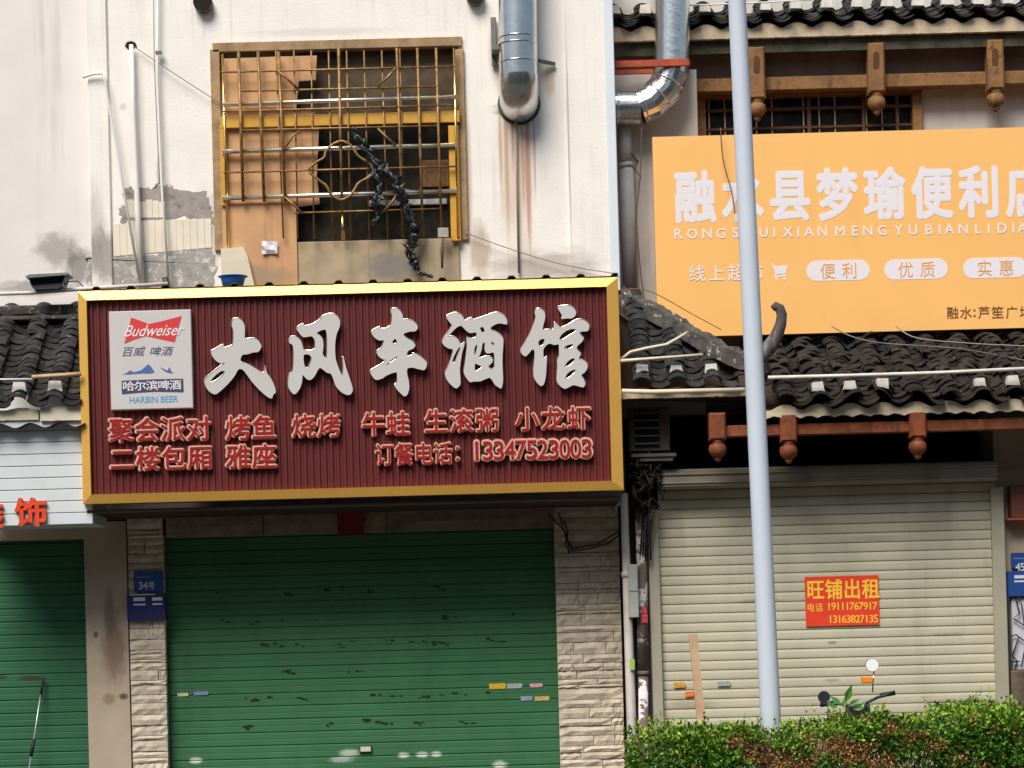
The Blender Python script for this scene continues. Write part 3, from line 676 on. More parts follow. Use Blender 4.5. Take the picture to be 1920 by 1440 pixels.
# brush characters, traced stroke outlines
K = .108333
CH = [
 ((370, 590), [[(605,110),(640,65),(740,75),(810,150),(825,230),(820,440),(900,415),(990,408),(1060,450),(1115,540),(1095,600),(1050,650),(960,655),(860,690),(790,690),(757,730),(745,800),(800,840),(900,870),(1000,930),(1080,985),(1155,1020),(1172,940),(1178,880),(1190,960),(1210,1020),(1280,1110),(1340,1240),(1365,1350),(1310,1385),(1300,1450),(1250,1448),(1180,1400),(1060,1290),(960,1180),(880,1070),(800,960),(740,935),(700,960),(650,1060),(560,1170),(440,1290),(310,1395),(200,1330),(140,1230),(120,1140),(200,1060),(320,960),(430,880),(500,830),(400,848),(320,800),(260,720),(235,640),(330,595),(450,515),(470,580),(560,560),(620,530),(630,380),(625,250),(600,215)],
   [(225,1150),(300,1060),(420,970),(480,980),(470,1030),(380,1110),(280,1175),(235,1175)]]),
 ((520, 590), [[(325,240),(450,155),(485,210),(600,180),(720,110),(800,20),(900,-12),(1000,-5),(1060,50),(1090,120),(1080,220),(1030,320),(1000,480),(1000,640),(1010,770),(1050,900),(1100,1020),(1135,1070),(1145,900),(1130,740),(1150,740),(1180,880),(1220,1010),(1270,1150),(1310,1290),(1300,1340),(1260,1390),(1190,1390),(1100,1340),(1010,1240),(970,1110),(930,1020),(860,1010),(790,950),(735,915),(690,980),(640,1080),(570,1140),(510,1120),(460,1060),(437,1040),(430,1170),(390,1290),(300,1395),(230,1330),(185,1240),(190,1130),(210,1000),(250,1030),(275,950),(285,800),(285,640),(270,520),(210,500),(200,440),(260,375),(340,390),(410,450),(440,540),(455,625),(650,630),(660,480),(640,420),(600,370),(500,390),(440,390),(380,320)],
   [(455,690),(540,685),(600,740),(580,830),(540,920),(505,940),(465,870),(455,780)],
   [(670,320),(760,270),(840,255),(860,340),(865,500),(860,740),(840,760),(780,690),(800,560),(790,430),(750,370),(690,335)]]),
 ((660, 575), [[(670,90),(700,35),(790,35),(850,90),(885,170),(870,230),(960,220),(1060,250),(1120,310),(1145,370),(1100,430),(1000,430),(900,465),(885,490),(960,560),(1050,600),(1105,670),(1060,730),(960,765),(945,870),(1040,855),(1050,805),(1130,830),(1220,890),(1300,970),(1290,1050),(1250,1105),(1140,1080),(1040,1050),(950,1070),(955,1180),(985,1290),(995,1420),(960,1530),(910,1560),(850,1510),(790,1450),(725,1360),(780,1330),(785,1240),(780,1130),(700,1150),(600,1190),(520,1250),(410,1275),(350,1210),(315,1140),(330,1100),(440,1040),(540,980),(600,920),(530,915),(450,850),(420,780),(500,730),(540,650),(565,580),(470,590),(390,540),(335,460),(345,425),(480,345),(485,390),(580,385),(670,340),(690,250),(695,140)],
   [(695,610),(740,550),(790,600),(760,655),(715,650)], [(580,1015),(680,920),(790,850),(780,900),(700,960),(600,1010)]]),
 ((800, 580), [[(330,130),(420,80),(510,60),(590,85),(640,150),(650,210),(700,185),(770,145),(800,190),(900,160),(1020,120),(1140,70),(1240,60),(1330,95),(1385,170),(1400,260),(1350,260),(1260,240),(1180,265),(1100,320),(1120,370),(1200,390),(1290,450),(1330,520),(1325,640),(1310,840),(1315,1040),(1325,1240),(1300,1370),(1270,1370),(1180,1310),(1130,1220),(1090,1180),(1010,1210),(930,1250),(800,1250),(760,1270),(710,1225),(650,1130),(640,1060),(660,960),(680,800),(700,650),(690,480),(720,500),(800,515),(860,490),(870,400),(800,405),(740,415),(660,350),(600,280),(540,300),(480,350),(405,430),(372,480),(440,468),(510,490),(560,550),(580,600),(605,620),(665,560),(645,650),(610,760),(590,900),(572,1050),(585,1200),(590,1300),(520,1380),(440,1330),(350,1230),(310,1110),(360,1020),(410,890),(450,760),(460,690),(380,680),(300,630),(260,560),(300,490),(360,420),(400,350),(450,280),(390,220)],
   [(440,920),(460,840),(520,720),(575,640),(585,690),(540,790),(490,930),(450,940)], [(920,320),(970,300),(1010,370),(985,430),(940,380)], [(830,650),(880,600),(870,700),(840,800),(820,780)],
   [(890,850),(930,770),(955,680),(965,600),(990,568),(1012,600),(1000,690),(1020,750),(1060,770),(1165,740),(1175,850),(1170,1060),(1050,1000),(1140,920),(1150,870),(1110,820),(1020,815),(940,850)],
   [(830,930),(900,965),(975,995),(900,1060),(835,1090)], [(1110,560),(1150,570),(1175,610),(1160,640),(1125,610)]]),
 ((950, 570), [[(480,150),(520,85),(590,85),(650,130),(670,200),(660,280),(630,380),(620,460),(720,445),(800,460),(820,400),(815,310),(870,350),(930,420),(1000,395),(1100,340),(1190,280),(1280,265),(1370,300),(1430,360),(1430,430),(1400,475),(1310,475),(1250,500),(1290,545),(1340,600),(1300,660),(1210,740),(1215,790),(1290,860),(1270,900),(1240,960),(1320,970),(1390,1020),(1405,1100),(1360,1180),(1280,1235),(1340,1310),(1365,1390),(1330,1450),(1260,1430),(1150,1400),(1080,1440),(1010,1475),(930,1430),(860,1340),(870,1180),(880,1050),(870,980),(910,900),(905,760),(900,690),(830,715),(770,690),(720,690),(660,740),(630,800),(640,960),(700,910),(690,1060),(680,1240),(650,1390),(590,1430),(510,1350),(465,1260),(460,1140),(480,980),(485,800),(440,785),(390,850),(330,915),(270,880),(230,810),(300,700),(380,560),(450,400),(510,230)],
   [(870,50),(980,35),(1070,25),(1150,60),(1205,140),(1190,210),(1120,255),(1040,250),(935,265),(965,215),(930,150)],
   [(540,670),(580,615),(650,600),(660,640),(620,730),(570,745)], [(900,620),(940,540),(1020,470),(1120,430),(1210,440),(1190,490),(1080,550),(960,635)], [(990,750),(1060,710),(1160,690),(1150,740),(1080,790),(1000,770)],
   [(1000,1080),(1050,1000),(1130,940),(1190,950),(1160,1010),(1080,1080),(1020,1105)], [(1010,1290),(1040,1210),(1120,1150),(1200,1130),(1190,1180),(1110,1260),(1040,1305)]])]
for (ox, oy), loops in CH:
    L_ = [[(ox+a*K, oy+b*K) for a, b in lp] for lp in loops]
    c = build('brush_character', outline(L_, YS+.02, .055, .003), LETTERSIDE, sg)
    build('character_face', outline(L_, YS-.036, .004), LETTER, c)
def raised(chars, m1=BRASS, m2=REDACRYL, fit='em', bold=.02):
    for ch, bx_ in chars:
        if fit == 'em': q = text(ch, bx_, YS+.02, .045, .055); r_ = text(ch, bx_, YS-.0285, .003, .012)
        else: q = text(ch, bx_, YS+.02, .045, .07, 0, 0, 'h'); r_ = text(ch, bx_, YS-.0285, .003, .008, 0, 0, 'h')
        c = build('raised_character', q, m1, sg); build('character_face', r_, m2, c)
row = lambda s, x0, pitch, w_, y0, h, sl: [(ch, (x0+i*pitch, y0+i*pitch*sl, x0+i*pitch+w_, y0+i*pitch*sl+h)) for i, ch in enumerate(s)]
raised(row('聚会派对', 205, 48.4, 45, 784, 45, -.022)+row('烤鱼', 424, 48.5, 45, 780, 45, -.022)+row('烧烤', 548, 47, 43, 777, 44, -.022)+row('牛蛙', 679, 45.5, 43, 773, 45, -.022)
       + row('生滚粥', 796, 48, 43, 768, 44, -.022)+row('小龙虾', 967, 48.5, 43, 764, 44, -.022)+row('二楼包厢', 207, 48.5, 45, 839, 44, -.022)+row('雅座', 424, 49, 46, 834, 45, -.022)+row('订餐电话', 704, 36.5, 34, 832, 41, -.022))
raised([('：', (850, 829, 884, 868))]); raised(row('13347523003', 884, 20.6, 20, 828, 35, -.022), fit='h', bold=.012)
# beer plaque with its marks
lg = build('logo_board', MB().pbox(206, 582, 360, 767, YS-.045, YS+.02, .006), LOGOWHITE, sg)
YL = YS-.045
lx = lambda pts, ox=190, oy=570: [(ox+a*.1, oy+b*.1) for a, b in pts]
build('bow_tie_mark', outline([lx([(560,255),(700,300),(890,375),(1100,330),(1510,222),(1440,470),(1380,718),(1150,670),(840,600),(640,660),(430,745),(500,500)])], YL, .002, 0, 0), LOGORED, lg)
def inline(s, x0, y0, x1, y1, Y, bold, shear, m, parent, name='lettering', th=.002):
    V, Fq = glyph(s, bold if ord(s[0]) < 256 else 0, shear, 0)
    xs = [v.x for v in V]; ys = [v.y for v in V]; zs = [v.z for v in V]
    a, b = P(x0, (y0+y1)/2, Y), P(x1, (y0+y1)/2, Y); h = P((x0+x1)/2, y0, Y).z-P((x0+x1)/2, y1, Y).z
    kx = (b.x-a.x)/(max(xs)-min(xs)); ky = h/(max(ys)-min(ys)); zc_ = P((x0+x1)/2, (y0+y1)/2, Y).z
    return build(name, ([(a.x+(v.x-min(xs))*kx, Y-th*(v.z-min(zs))/(max(zs)-min(zs)), zc_+(v.y-(min(ys)+max(ys))/2)*ky) for v in V], Fq), m, parent)
inline('Budweiser', 232, 609, 346, 630, YL-.0025, .004, .5, PRINTWHITE, lg)
inline('百威', 230, 650, 273, 668, YL, .012, .25, LOGONAVY, lg); inline('啤酒', 281, 650, 326, 667, YL, .012, .25, LOGONAVY, lg)
build('mountain_mark', outline([lx([(400,620),(480,590),(545,540),(600,580),(690,560),(750,540),(820,480),(880,430),(930,470),(1000,580),(900,605),(800,600),(650,610),(520,620)], 190, 640)], YL, .002, 0, 0), LOGOBLUE, lg)
build('mountain_mark', outline([lx([(1090,480),(1180,520),(1240,550),(1275,480),(1320,570),(1360,600),(1250,590),(1180,555)], 190, 640)], YL, .002, 0, 0), LOGOBLUE, lg)
build('banner_mark', outline([lx([(380,740),(950,712),(1535,700),(1545,955),(1000,945),(700,965),(385,995)], 190, 640)], YL, .002, 0, 0), LOGONAVY, lg)
for i, ch in enumerate('哈尔滨啤酒'): build('lettering', text(ch, (230+i*22, 715-i*.6, 252+i*22, 733-i*.6), YL-.0025, .002, .012), PRINTWHITE, lg)
inline('HARBIN BEER', 243, 743, 334, 755, YL, .016, 0, LOGOTEAL, lg)

# ------------------------------------------------------------------ the orange convenience shop sign
YO = .05
og = thing('shop_sign', 'orange lightbox signboard with white block characters and three white pill badges', 'sign', (xx(1600, 622, YO), YO, zz(1600, 622, YO)))
ox0, ox1, oz0, oz1 = xx(1228, 440, YO), xx(2060, 430, YO), zz(1560, 624, YO), zz(1560, 248, YO)
build('sign_face', MB().box(ox0, ox1, YO, YO+.03, oz0, oz1), ORANGE, og)
build('sign_body', MB().box(ox0+.004, ox1-.004, YO+.03, YO+.14, oz0+.004, oz1-.004), ORANGESIDE, og)
for i, ch in enumerate('融水县梦瑜便利店'): build('lettering', text(ch, (1266+i*88.9, 321-i*1.55, 1340+i*88.9, 416-i*1.55), YO, .001, .037), PRINTWHITE, og)
pin = 'R1272 O1298 N1326 G1352 S1379 H1405 U1432 I1452 X1477 I1497 A1517 N1542 M1575 E1603 N1627 G1654 Y1685 U1712 B1742 I1762 A1780 N1806 L1834 I1854 D1879 I1900 A1917 N1944'.split()
for s in pin: build('letter', text(s[0], (int(s[1:])-10, 430-(int(s[1:])-1272)*.018, int(s[1:])+10, 448-(int(s[1:])-1272)*.018), YO, .002, .012, 0, 0, 'h'), PRINTWHITE, og)
build('lettering', join([text(ch, (1292+i*36.5, 497-i*.6, 1322+i*36.5, 528-i*.6), YO, .002, .004) for i, ch in enumerate('线上超市')]), PRINTWHITE, og)
build('cart_mark', join([outline([[(1444,494),(1450,496),(1455,500),(1478,497),(1472,513),(1457,514),(1455,517),(1474,515),(1474,518),(1452,520),(1454,512),(1449,499)]], YO, .002, 0, 0)] +
     [outline([[(c+3*math.cos(a*.7), 522+3*math.sin(a*.7)) for a in range(9)]], YO, .002, 0, 0) for c in (1456, 1471)]), PRINTWHITE, og)
for x0, y0, tx in ((1512, 489, '便利'), (1658, 486.5, '优质'), (1806, 484, '实惠')):
    x1, y1 = x0+119, y0+38; rr_ = 19; lp = [(x0+rr_+rr_*math.cos(a), y0+rr_-rr_*math.sin(a)) for a in [R(90+i*15) for i in range(13)]]+[(x1-rr_+rr_*math.cos(a), y0-2+rr_-rr_*math.sin(a)) for a in [R(270+i*15) for i in range(13)]]
    pb = build('pill_badge', outline([lp], YO, .002, 0, 0), PRINTWHITE, og)
    for i, ch in enumerate(tx): build('lettering', text(ch, (x0+26+i*41, y0+4-i, x0+54+i*41, y0+34-i), YO-.0025, .002, .002), ORANGESIDE, pb)
build('lettering', join([text(ch, (x, 575-(x-1775)*.01, x+w_, 598-(x-1775)*.01), YO, .002, .008) for ch, x, w_ in (('融', 1775, 22), ('水', 1800, 22), (':', 1824, 6), ('芦', 1834, 22), ('笙', 1859, 23), ('广', 1886, 22), ('场', 1912, 22)) if ch != ':'] + [text(':', (1824, 580, 1830, 594), YO, .002, .01, 0, 0, 'h')]), BROWNPRINT, og)

# ------------------------------------------------------------------ window grille and the things around it
YG = -.12
def gp(x, y): return P(380+x/3.84, y/3.84, YG)
gr = thing('window_grille', 'tarnished gold security grille with a quatrefoil ring over the upper window', 'grille', (xx(640, 450, YG), YG, zz(640, 450, YG)))
th_ = .008
def hbar(yl, yr, x0, x1, m, r_, name='cross_bar', dy=0):
    a = gp(x0, yl+(yr-yl)*(x0-140)/1670); b = gp(x1, yl+(yr-yl)*(x1-140)/1670); z_ = (a.z+b.z)/2
    build(name, MB().tube([(a.x, YG+dy, a.z), (b.x, YG+dy, b.z)], r_, 8), m, gr)
for yl, yr, x0, x1 in ((520,478,130,1815),(660,620,270,1690),(803,757,140,1815),(942,903,270,1690),(1243,1198,150,1835)): hbar(yl, yr, x0, x1, BRONZE, .0095)
hbar(1548, 1500, 660, 1700, BRONZE, .008)
for yl, yr in ((747, 694), (1087, 1040), (1423, 1372)): hbar(yl, yr, 140, 1830, SHINY, .0225, 'cross_bar', .026)
def vbar(xt, xb, y0, y1, m, r_, name='upright_bar', dy=.004):
    a, b = gp(xt, y0), gp(xb, y1); build(name, MB().tube([(a.x, YG+dy, a.z), (b.x, YG+dy, b.z)], r_, 8), m, gr)
for x, d in ((258, 34), (398, 45), (545, 50)): vbar(x, x+d, 372, 1450, BRONZE, .0155)
vbar(978, 1005, 345, 1540, BRONZE, .014); vbar(1005, 1012, 1540, 1720, YGOLD, .016, dy=.01)
for x, d in ((525, 55), (655, 30), (780, 20), (905, 30), (1035, 30), (1160, 40), (1288, 45)): vbar(x, x+d, 360, 1715, BRONZE, .0078, dy=.02)
for x, d in ((1397, 45), (1545, 40), (1680, 40)): vbar(x, x+d, 345, 1700, BRONZE, .0125)
vbar(1418, 1450, 345, 1700, BRONZE, .006, dy=.02)
vbar(140, 178, 385, 1770, YGOLD, .012, 'side_rail', .03); vbar(1808, 1838, 340, 1700, YGOLD, .012, 'side_rail', .03)
rp = [(1000,1015),(930,1045),(885,1095),(880,1140),(820,1170),(765,1215),(775,1250),(850,1310),(895,1340),(915,1390),(960,1430),(1000,1445),(1060,1420),(1100,1360),(1120,1320),(1200,1280),(1235,1215),(1200,1175),(1120,1130),(1090,1080),(1060,1040)]
rp = chaikin(rp)
build('ring', MB().tube([gp(*p)-Vector((0, .022, 0)) for p in rp+rp[:2]], .0125, 8, False), BRONZE, gr)
for a, b, c in (((548,520),(600,560),(685,640)), ((1390,490),(1330,560),(1260,622)), ((705,945),(650,980),(580,1085)), ((1262,928),(1320,985),(1392,1050)), ((590,1420),(650,1470),(722,1540)), ((1402,1395),(1370,1450),(1290,1540))):
    build('corner_brace', MB().tube([gp(*q)-Vector((0, .012, 0)) for q in (a, b, c)], .011, 8), BRONZE, gr)
# boards closing the window
single('plywood_board', MB().pbox(418, 380, 557, 545, -.05, -.036, .003), BOARD, 'large tan plywood sheet closing the low corner of the barred window', 'board')
single('plywood_board', MB().prism([(416,110),(520,106),(594,104),(592,150),(560,152),(556,206),(590,208),(598,240),(594,330),(600,382),(556,388),(416,392)], -.035, -.02), BOARD, 'tan board set behind the bars of the upper window', 'board')
single('wooden_crate', MB().pbox(790, 300, 842, 350, .05, .1, .004).pbox(797, 306, 800, 346, .045, .05).pbox(815, 306, 818, 346, .045, .05).pbox(832, 306, 835, 346, .045, .05), BRICK, 'brown slatted crate stored inside the barred window', 'crate')
single('plastic_strip', MB().pbox(690, 374, 838, 384, .05, .09, .003), M('dusty white plastic', (170, 172, 170), .6, 0, .2, 12), 'dusty white plastic strip lying behind the window bars', 'strip')
# torn black plastic
tpz = MB()
def rag(pts, rads, Y):
    q = []
    for i in range(len(pts)-1):
        for k in range(4):
            f_ = k/4; q.append((pts[i][0]*(1-f_)+pts[i+1][0]*f_+random.uniform(-3, 3), pts[i][1]*(1-f_)+pts[i+1][1]*f_, rads[i]*(1-f_)+rads[i+1]*f_))
    for off in range(7):
        tpz.tube([P(a+random.uniform(-6, 6), b+random.uniform(-3, 3), Y+random.uniform(-.03, .03)) for a, b, c in q], [c*random.uniform(.25, .75) for a, b, c in q], 7, True, True)
    for a, b, c in q:
        if c > .025 and random.random() < .5:
            w_ = P(a, b, Y-.02); k = [w_+Vector((random.uniform(-.08, .08), random.uniform(-.03, .02), random.uniform(-.07, .07))) for _ in range(4)]; tpz.add([w_]+k, [(0, 1, 2), (0, 2, 3), (0, 3, 4)])
rag([(662,240),(672,258),(690,285),(712,312),(738,335),(752,360),(762,388),(772,410),(778,440)], [.012,.035,.03,.04,.045,.04,.03,.045,.05], -.16)
rag([(700,315),(712,345),(706,375),(712,400),(697,430)], [.03,.025,.035,.03,.012], -.15)
rag([(778,440),(772,460),(766,472),(774,490),(786,512)], [.045,.035,.022,.03,.012], -.15)
rag([(786,512),(800,516),(815,520)], [.012,.008,.004], -.15)
single('torn_plastic', tpz, PLASTICBLACK, 'torn black plastic sheeting tangled in the window grille', 'plastic sheet')
hb_ = thing('hanging_brush', 'grey brush hanging handle down from the grille', 'brush', P(830, 505, -.15))
build('brush_head', MB().pbox(821, 427, 841, 445, -.17, -.14, .004), M('grey bristle block', (168, 162, 150), .8, 0, .2, 20), hb_)
build('handle', MB().tube([P(830, 445, -.155), P(829, 470, -.155), P(829, 503, -.155)], [.008, .016, .01], 8), M('brown wooden handle', (96, 78, 60), .7), hb_)
V = [P(491+x, 452+y, -.06-.03*random.random()) for y in (0, 8, 16, 24) for x in (0, 8, 15, 22, 29)]
single('crumpled_paper', MB().add(V, [(j*5+i, j*5+i+1, (j+1)*5+i+1, (j+1)*5+i) for j in range(3) for i in range(4)]), PAPER, 'crumpled white paper stuck to the plywood sheet', 'paper')
single('leaning_slab', MB().prism([(414,466),(456,463),(464,480),(478,540),(416,542)], -.1, -.06), PALECREAM, 'cream slab leaning below the plywood beside the blue basin', 'slab')
bp = P(437, 540, -.4)
bs_ = thing('plastic_basin', 'blue plastic basin resting on top of the maroon signboard', 'basin', bp)
zt_ = zz(437, 519, -.4)
build('bowl', MB().lathe((bp.x, -.4, zt_-.09), [(.085, -.03), (.115, .08), (.12, .088)], 24), BLUEPLASTIC, bs_)
build('rim', MB().lathe((bp.x, -.4, zt_-.004), [(.12, 0), (.138, .002), (.138, .008), (.118, .010), (.10, -.02)], 24), BLUEPLASTIC, bs_)

# ------------------------------------------------------------------ ducts, pipes, fittings on the facade
du = thing('exhaust_duct', 'smooth galvanised duct bending into the white wall beside the barred window', 'duct', P(968, 205, -.2))
cxd = P(970, 60, -.26); rd = .178
zb_ = zz(970, 148, -.26)
build('duct_pipe', MB().tube([(P(971, -80, -.26).x, -.26, TOP), (cxd.x, -.26, zb_+.02)], rd, 40, False), STEEL, du)
arc = [Vector((cxd.x, -.26+.24*(1-math.cos(a)), zb_-.17*math.sin(a))) for a in (0, R(30), R(60), R(90))]
build('elbow', MB().tube([(cxd.x, -.26, zb_+.025)]+arc+[(cxd.x, .02, zb_-.17)], rd*1.02, 40, False, True), STEEL, du)
for py in (72, 84, 118): build('seam_ring', MB().tube([(cxd.x, -.26, zz(970, py, -.26)-.006), (cxd.x, -.26, zz(970, py, -.26)+.006)], rd*1.035, 40), STEEL, du)
build('wall_collar', MB().lathe((cxd.x, -.012, zb_-.17), [(rd*1.12, 0), (rd*1.12, .012)], 40, 'y'), M('sooty mortar collar', (74, 68, 62), .9, 0, .3, 12, .5, 30), du)
build('bracket', MB().pbox(921, 32, 931, 122, -.06, -.02, .004).pbox(921, 84, 940, 92, -.3, -.02), STEELDARK, du)
build('bracket', MB().bar(P(1000, 112, -.12), P(1040, 120, -.03), .03, .03), STEELDARK, du)
single('drip_rod', MB().tube([P(967, 200, -.03), P(969, 330, -.03), P(973, 512, -.03)], .0105, 8), M('grey drip tube', (150, 138, 122), .6), 'thin grey tube running down the wall below the smooth duct', 'tube')
d2 = thing('exhaust_duct', 'dented shiny duct with a mitred elbow beside the orange sign', 'duct', P(1210, 235, .35))
cpt = P(1260, 60, .35); r2 = .166
pth = [(1258,-90),(1260,128),(1249,163),(1222,190),(1190,203),(1140,206)]
xm = P(1260, 60, .35).x
W3 = lambda x, y: Vector((P(x, y, .35).x, .35, P(x, y, .35).z))
build('duct_pipe', MB().tube([W3(1261, -90), W3(1260, 122)], r2, 32, False), STEEL2, d2)
build('elbow', MB().tube([W3(1260, 122), W3(1259, 134), W3(1247, 166), W3(1221, 192), W3(1198, 202)], r2*1.01, 20, False, False), STEEL2, d2)
build('duct_pipe', MB().tube([W3(1200, 202), W3(1140, 203)], r2, 32, False), STEEL2, d2)
for a, b in (((1253, 152), (1251, 156)), ((1236, 178), (1233, 181)), ((1208, 198), (1205, 199)), ((1160, 203), (1157, 203))): build('seam_ring', MB().tube([W3(*a), W3(*b)], r2*1.045, 32), STEEL2, d2)
build('strap', MB().tube([W3(1260, 118), W3(1260, 126)], r2*1.05, 32), RUSTIRON, d2)
build('bracket', MB().pbox(1150, 112, 1292, 124, .14, .18).pbox(1150, 130, 1225, 138, .42, .46), RUSTIRON, d2)
single('drain_pipe', MB().tube([P(1171, 236, .45), P(1174, 310, .45)], .066, 16).tube([P(1173, 306, .45), P(1174, 315, .45)], .075, 16).tube([P(1174, 313, .45), P(1182, 560, .45)], .07, 16), GREYPIPE, 'grey drain pipe dropping from below the mitred duct', 'pipe')
def vent(px, py, r_, lab):
    c = P(px, py, -.03); t = thing('vent_sleeve', lab, 'vent pipe', c, 'pipe stubs in the upper wall')
    build('sleeve', MB().tube([(c.x, -.09, c.z), (c.x, .05, c.z)], r_, 24, False), M('rusty sleeve', (120, 96, 76), .7, .2, .3, 20), t)
    build('dark_mouth', MB().lathe((c.x, -.082, c.z), [(r_*.9, 0), (r_*.9, .003)], 24, 'y'), DARKVOID, t)
vent(381, 6, .088, 'dark vent stub high in the wall above the low cream pipes'); vent(891, -6, .085, 'dark vent stub high in the wall close to the smooth duct')
single('leaning_pipe', MB().tube([P(155, 145, -.06), P(175, 139, -.07), P(192, 137, -.08), P(196, 150, -.08), P(222, 300, -.08), P(263, 536, -.12)], .0115, 8), PVC, 'thin white bent pipe leaning against the upper wall', 'pipe')
p2 = thing('drain_pipe', 'straight white plastic pipe coming out of a wall hole', 'pipe', P(268, 540, -.07))
build('pipe', MB().tube([P(246, 84, -.06), P(250, 200, -.06), P(258, 390, -.07), P(266, 540, -.08)], [.02, .021, .027, .028], 12), PVC, p2)
build('wall_hole', MB().prism([(234,86),(238,79),(246,77),(254,80),(257,88),(250,90),(240,92)], -.006, .001), DARKVOID, p2)
p3 = thing('conduit', 'slim white conduit with a metal clip next to the straight pipe', 'conduit', P(313, 540, -.07))
build('pipe', MB().tube([P(295, -90, -.06), P(295, 150, -.06), P(304, 360, -.06), P(316, 530, -.09)], .012, 8), PVC, p3)
build('cable', MB().tube([P(287, -90, -.05), P(289, 110, -.05), P(297, 300, -.05), P(299, 345, -.05)], .0045, 6), WIREGREY, p3)
build('clip', MB().pbox(291, 95, 303, 100, -.08, -.04), STEELDARK, p3)
build('joint', MB().tube([P(309, 520, -.09), P(315, 545, -.09)], .03, 10), DARKMETAL, p3)
single('wall_pipe', MB().tube([P(-60, 553, -.12), P(60, 549, -.12), P(150, 542, -.12), P(315, 532, -.12)], .019, 10), M('dusty white pipe', (206, 200, 192), .6, 0, .1, 8), 'long dusty white pipe lying level above the tiled canopy', 'pipe')
fl_ = thing('floodlight', 'small dark floodlight facing up on the pale grey wall', 'floodlight', P(88, 543, -.1))
build('housing', MB().prism([(52,515),(124,511),(116,536),(110,541),(64,543),(58,535)], -.2, .02), DARKMETAL, fl_)
build('visor', MB().prism([(47,517),(127,511),(127,515),(49,521)], -.26, .0), M('pale worn visor', (120, 118, 116), .6), fl_)
build('lens_band', MB().prism([(57,526),(118,522),(115,530),(60,534)], -.206, -.2), M('black gloss lens', (18, 18, 22), .15), fl_)
build('cable', MB().tube([P(114, 540, -.1), P(128, 528, -.1), P(146, 527, -.1), P(158, 540, -.1)], .005, 6), WIRE, fl_)
def wire(pts, r_, m, lab, smooth=True):
    q = [P(*p) for p in pts]
    if smooth and len(q) > 2:
        out = []
        for i in range(len(q)-1):
            a, b = q[i], q[i+1]; p_, n_ = q[max(i-1, 0)], q[min(i+2, len(q)-1)]
            for k in range(6):
                t = k/6; out.append(.5*((2*a)+(b-p_)*t+(2*p_-5*a+4*b-n_)*t*t+(3*a-p_-3*b+n_)*t**3))
        q = out+[q[-1]]
    single('wire', MB().tube(q, r_, 6), m, lab, 'wire')
wire([(252,88,-.04),(330,140,-.06),(415,195,-.06)], .0042, WIREGREY, 'thin wire running from the wall hole to the window surround')
wire([(872,436,-.05),(960,468,-.06),(1060,497,-.06),(1160,514,-.06)], .0042, WIREGREY, 'thin sagging wire under the smooth duct toward the corner trim')
wire([(1160,545,-1.0),(1215,545,-.8),(1300,590,-.6),(1352,618,-.5)], .0042, M('brown cord', (150, 110, 70), .6, 0, 0), 'thin brown cord sloping across the low corner of the orange sign')
wire([(1351,240,-.03),(1356,300,-.03),(1372,360,-.03),(1378,400,-.03)], .0055, M('brown black cord', (110, 80, 56), .6, 0, 0), 'dark cord hanging down the orange sign behind the lamp post')
wire([(1560,612,-.1),(1600,632,-.4),(1660,644,-.4),(1780,652,-.4),(1860,664,-.4),(1990,690,-.4)], .006, WIREGREY, 'grey cable sagging over the mossy canopy tiles')
wire([(1680,612,-.1),(1720,634,-.45),(1822,644,-.45),(1920,649,-.45),(2000,655,-.45)], .006, M('light grey cable', (150, 140, 130), .6, 0, 0), 'light grey cable just beneath the lower edge of the orange sign')
wire([(1203,238,.3),(1200,330,.3),(1193,400,.3),(1195,450,.3),(1205,540,.3),(1208,560,.3)], .0065, M('grey green cable', (92, 96, 90), .6, 0, 0), 'grey green cable hanging next to the grey drain pipe')
wire([(1183,288,.4),(1200,308,.6),(1232,340,.8)], .007, M('dark grey rod', (80, 76, 72), .6, 0, 0), 'short dark rod from the drain pipe to behind the orange sign')
wire([(1187,312,.4),(1206,338,.6),(1232,368,.8)], .005, WIREGREY, 'thin grey stay wire under the dark rod')
wire([(1290,10,.5),(1400,6,.5),(1560,-3,.5)], .007, PVC, 'white cord strung along the upper tile ends')
single('pole', MB().tube([P(1162, 677, -1.0), P(1200, 674, -1.01), P(1318, 665, -1.01)], [.016, .014, .012], 8), PVCOLD, 'cream pole lying level on the hip roof tiles', 'pole')
single('bent_pole', MB().tube([P(1164, 674, -.95), P(1182, 660, -.9), P(1212, 653, -.85), P(1250, 646, -.8), P(1285, 626, -.7)], .014, 8), PVCOLD, 'crooked cream pole propped against the hip ridge', 'pole')
single('pole', MB().tube([P(1166, 733, -1.03), P(1220, 735, -1.03), P(1396, 731, -1.03)], [.02, .022, .022], 10), PVCOLD, 'thick cream pole tied along the eave beside the maroon sign', 'pole')
single('pole', MB().tube([P(1440, 708, -1.14), P(1600, 704, -1.14), P(1760, 699, -1.14), P(1990, 688, -1.14)], .0165, 8), M('white conduit pole', (220, 212, 200), .6, 0, .1, 9), 'long white conduit pole along the mossy canopy tile ends', 'pole')
single('pole', MB().tube([P(-60, 712, -1.08), P(62, 711, -1.08)], .009, 8), PVC, 'slim white pole on the tiled canopy by the frame edge', 'pole')
single('pole', MB().tube([P(60, 707, -1.08), P(110, 704, -1.08), P(152, 701, -1.08)], .019, 8), M('tan bamboo pole', (190, 156, 118), .7, 0, .12, 10), 'tan bamboo pole touching the maroon sign over the tiled canopy', 'pole')

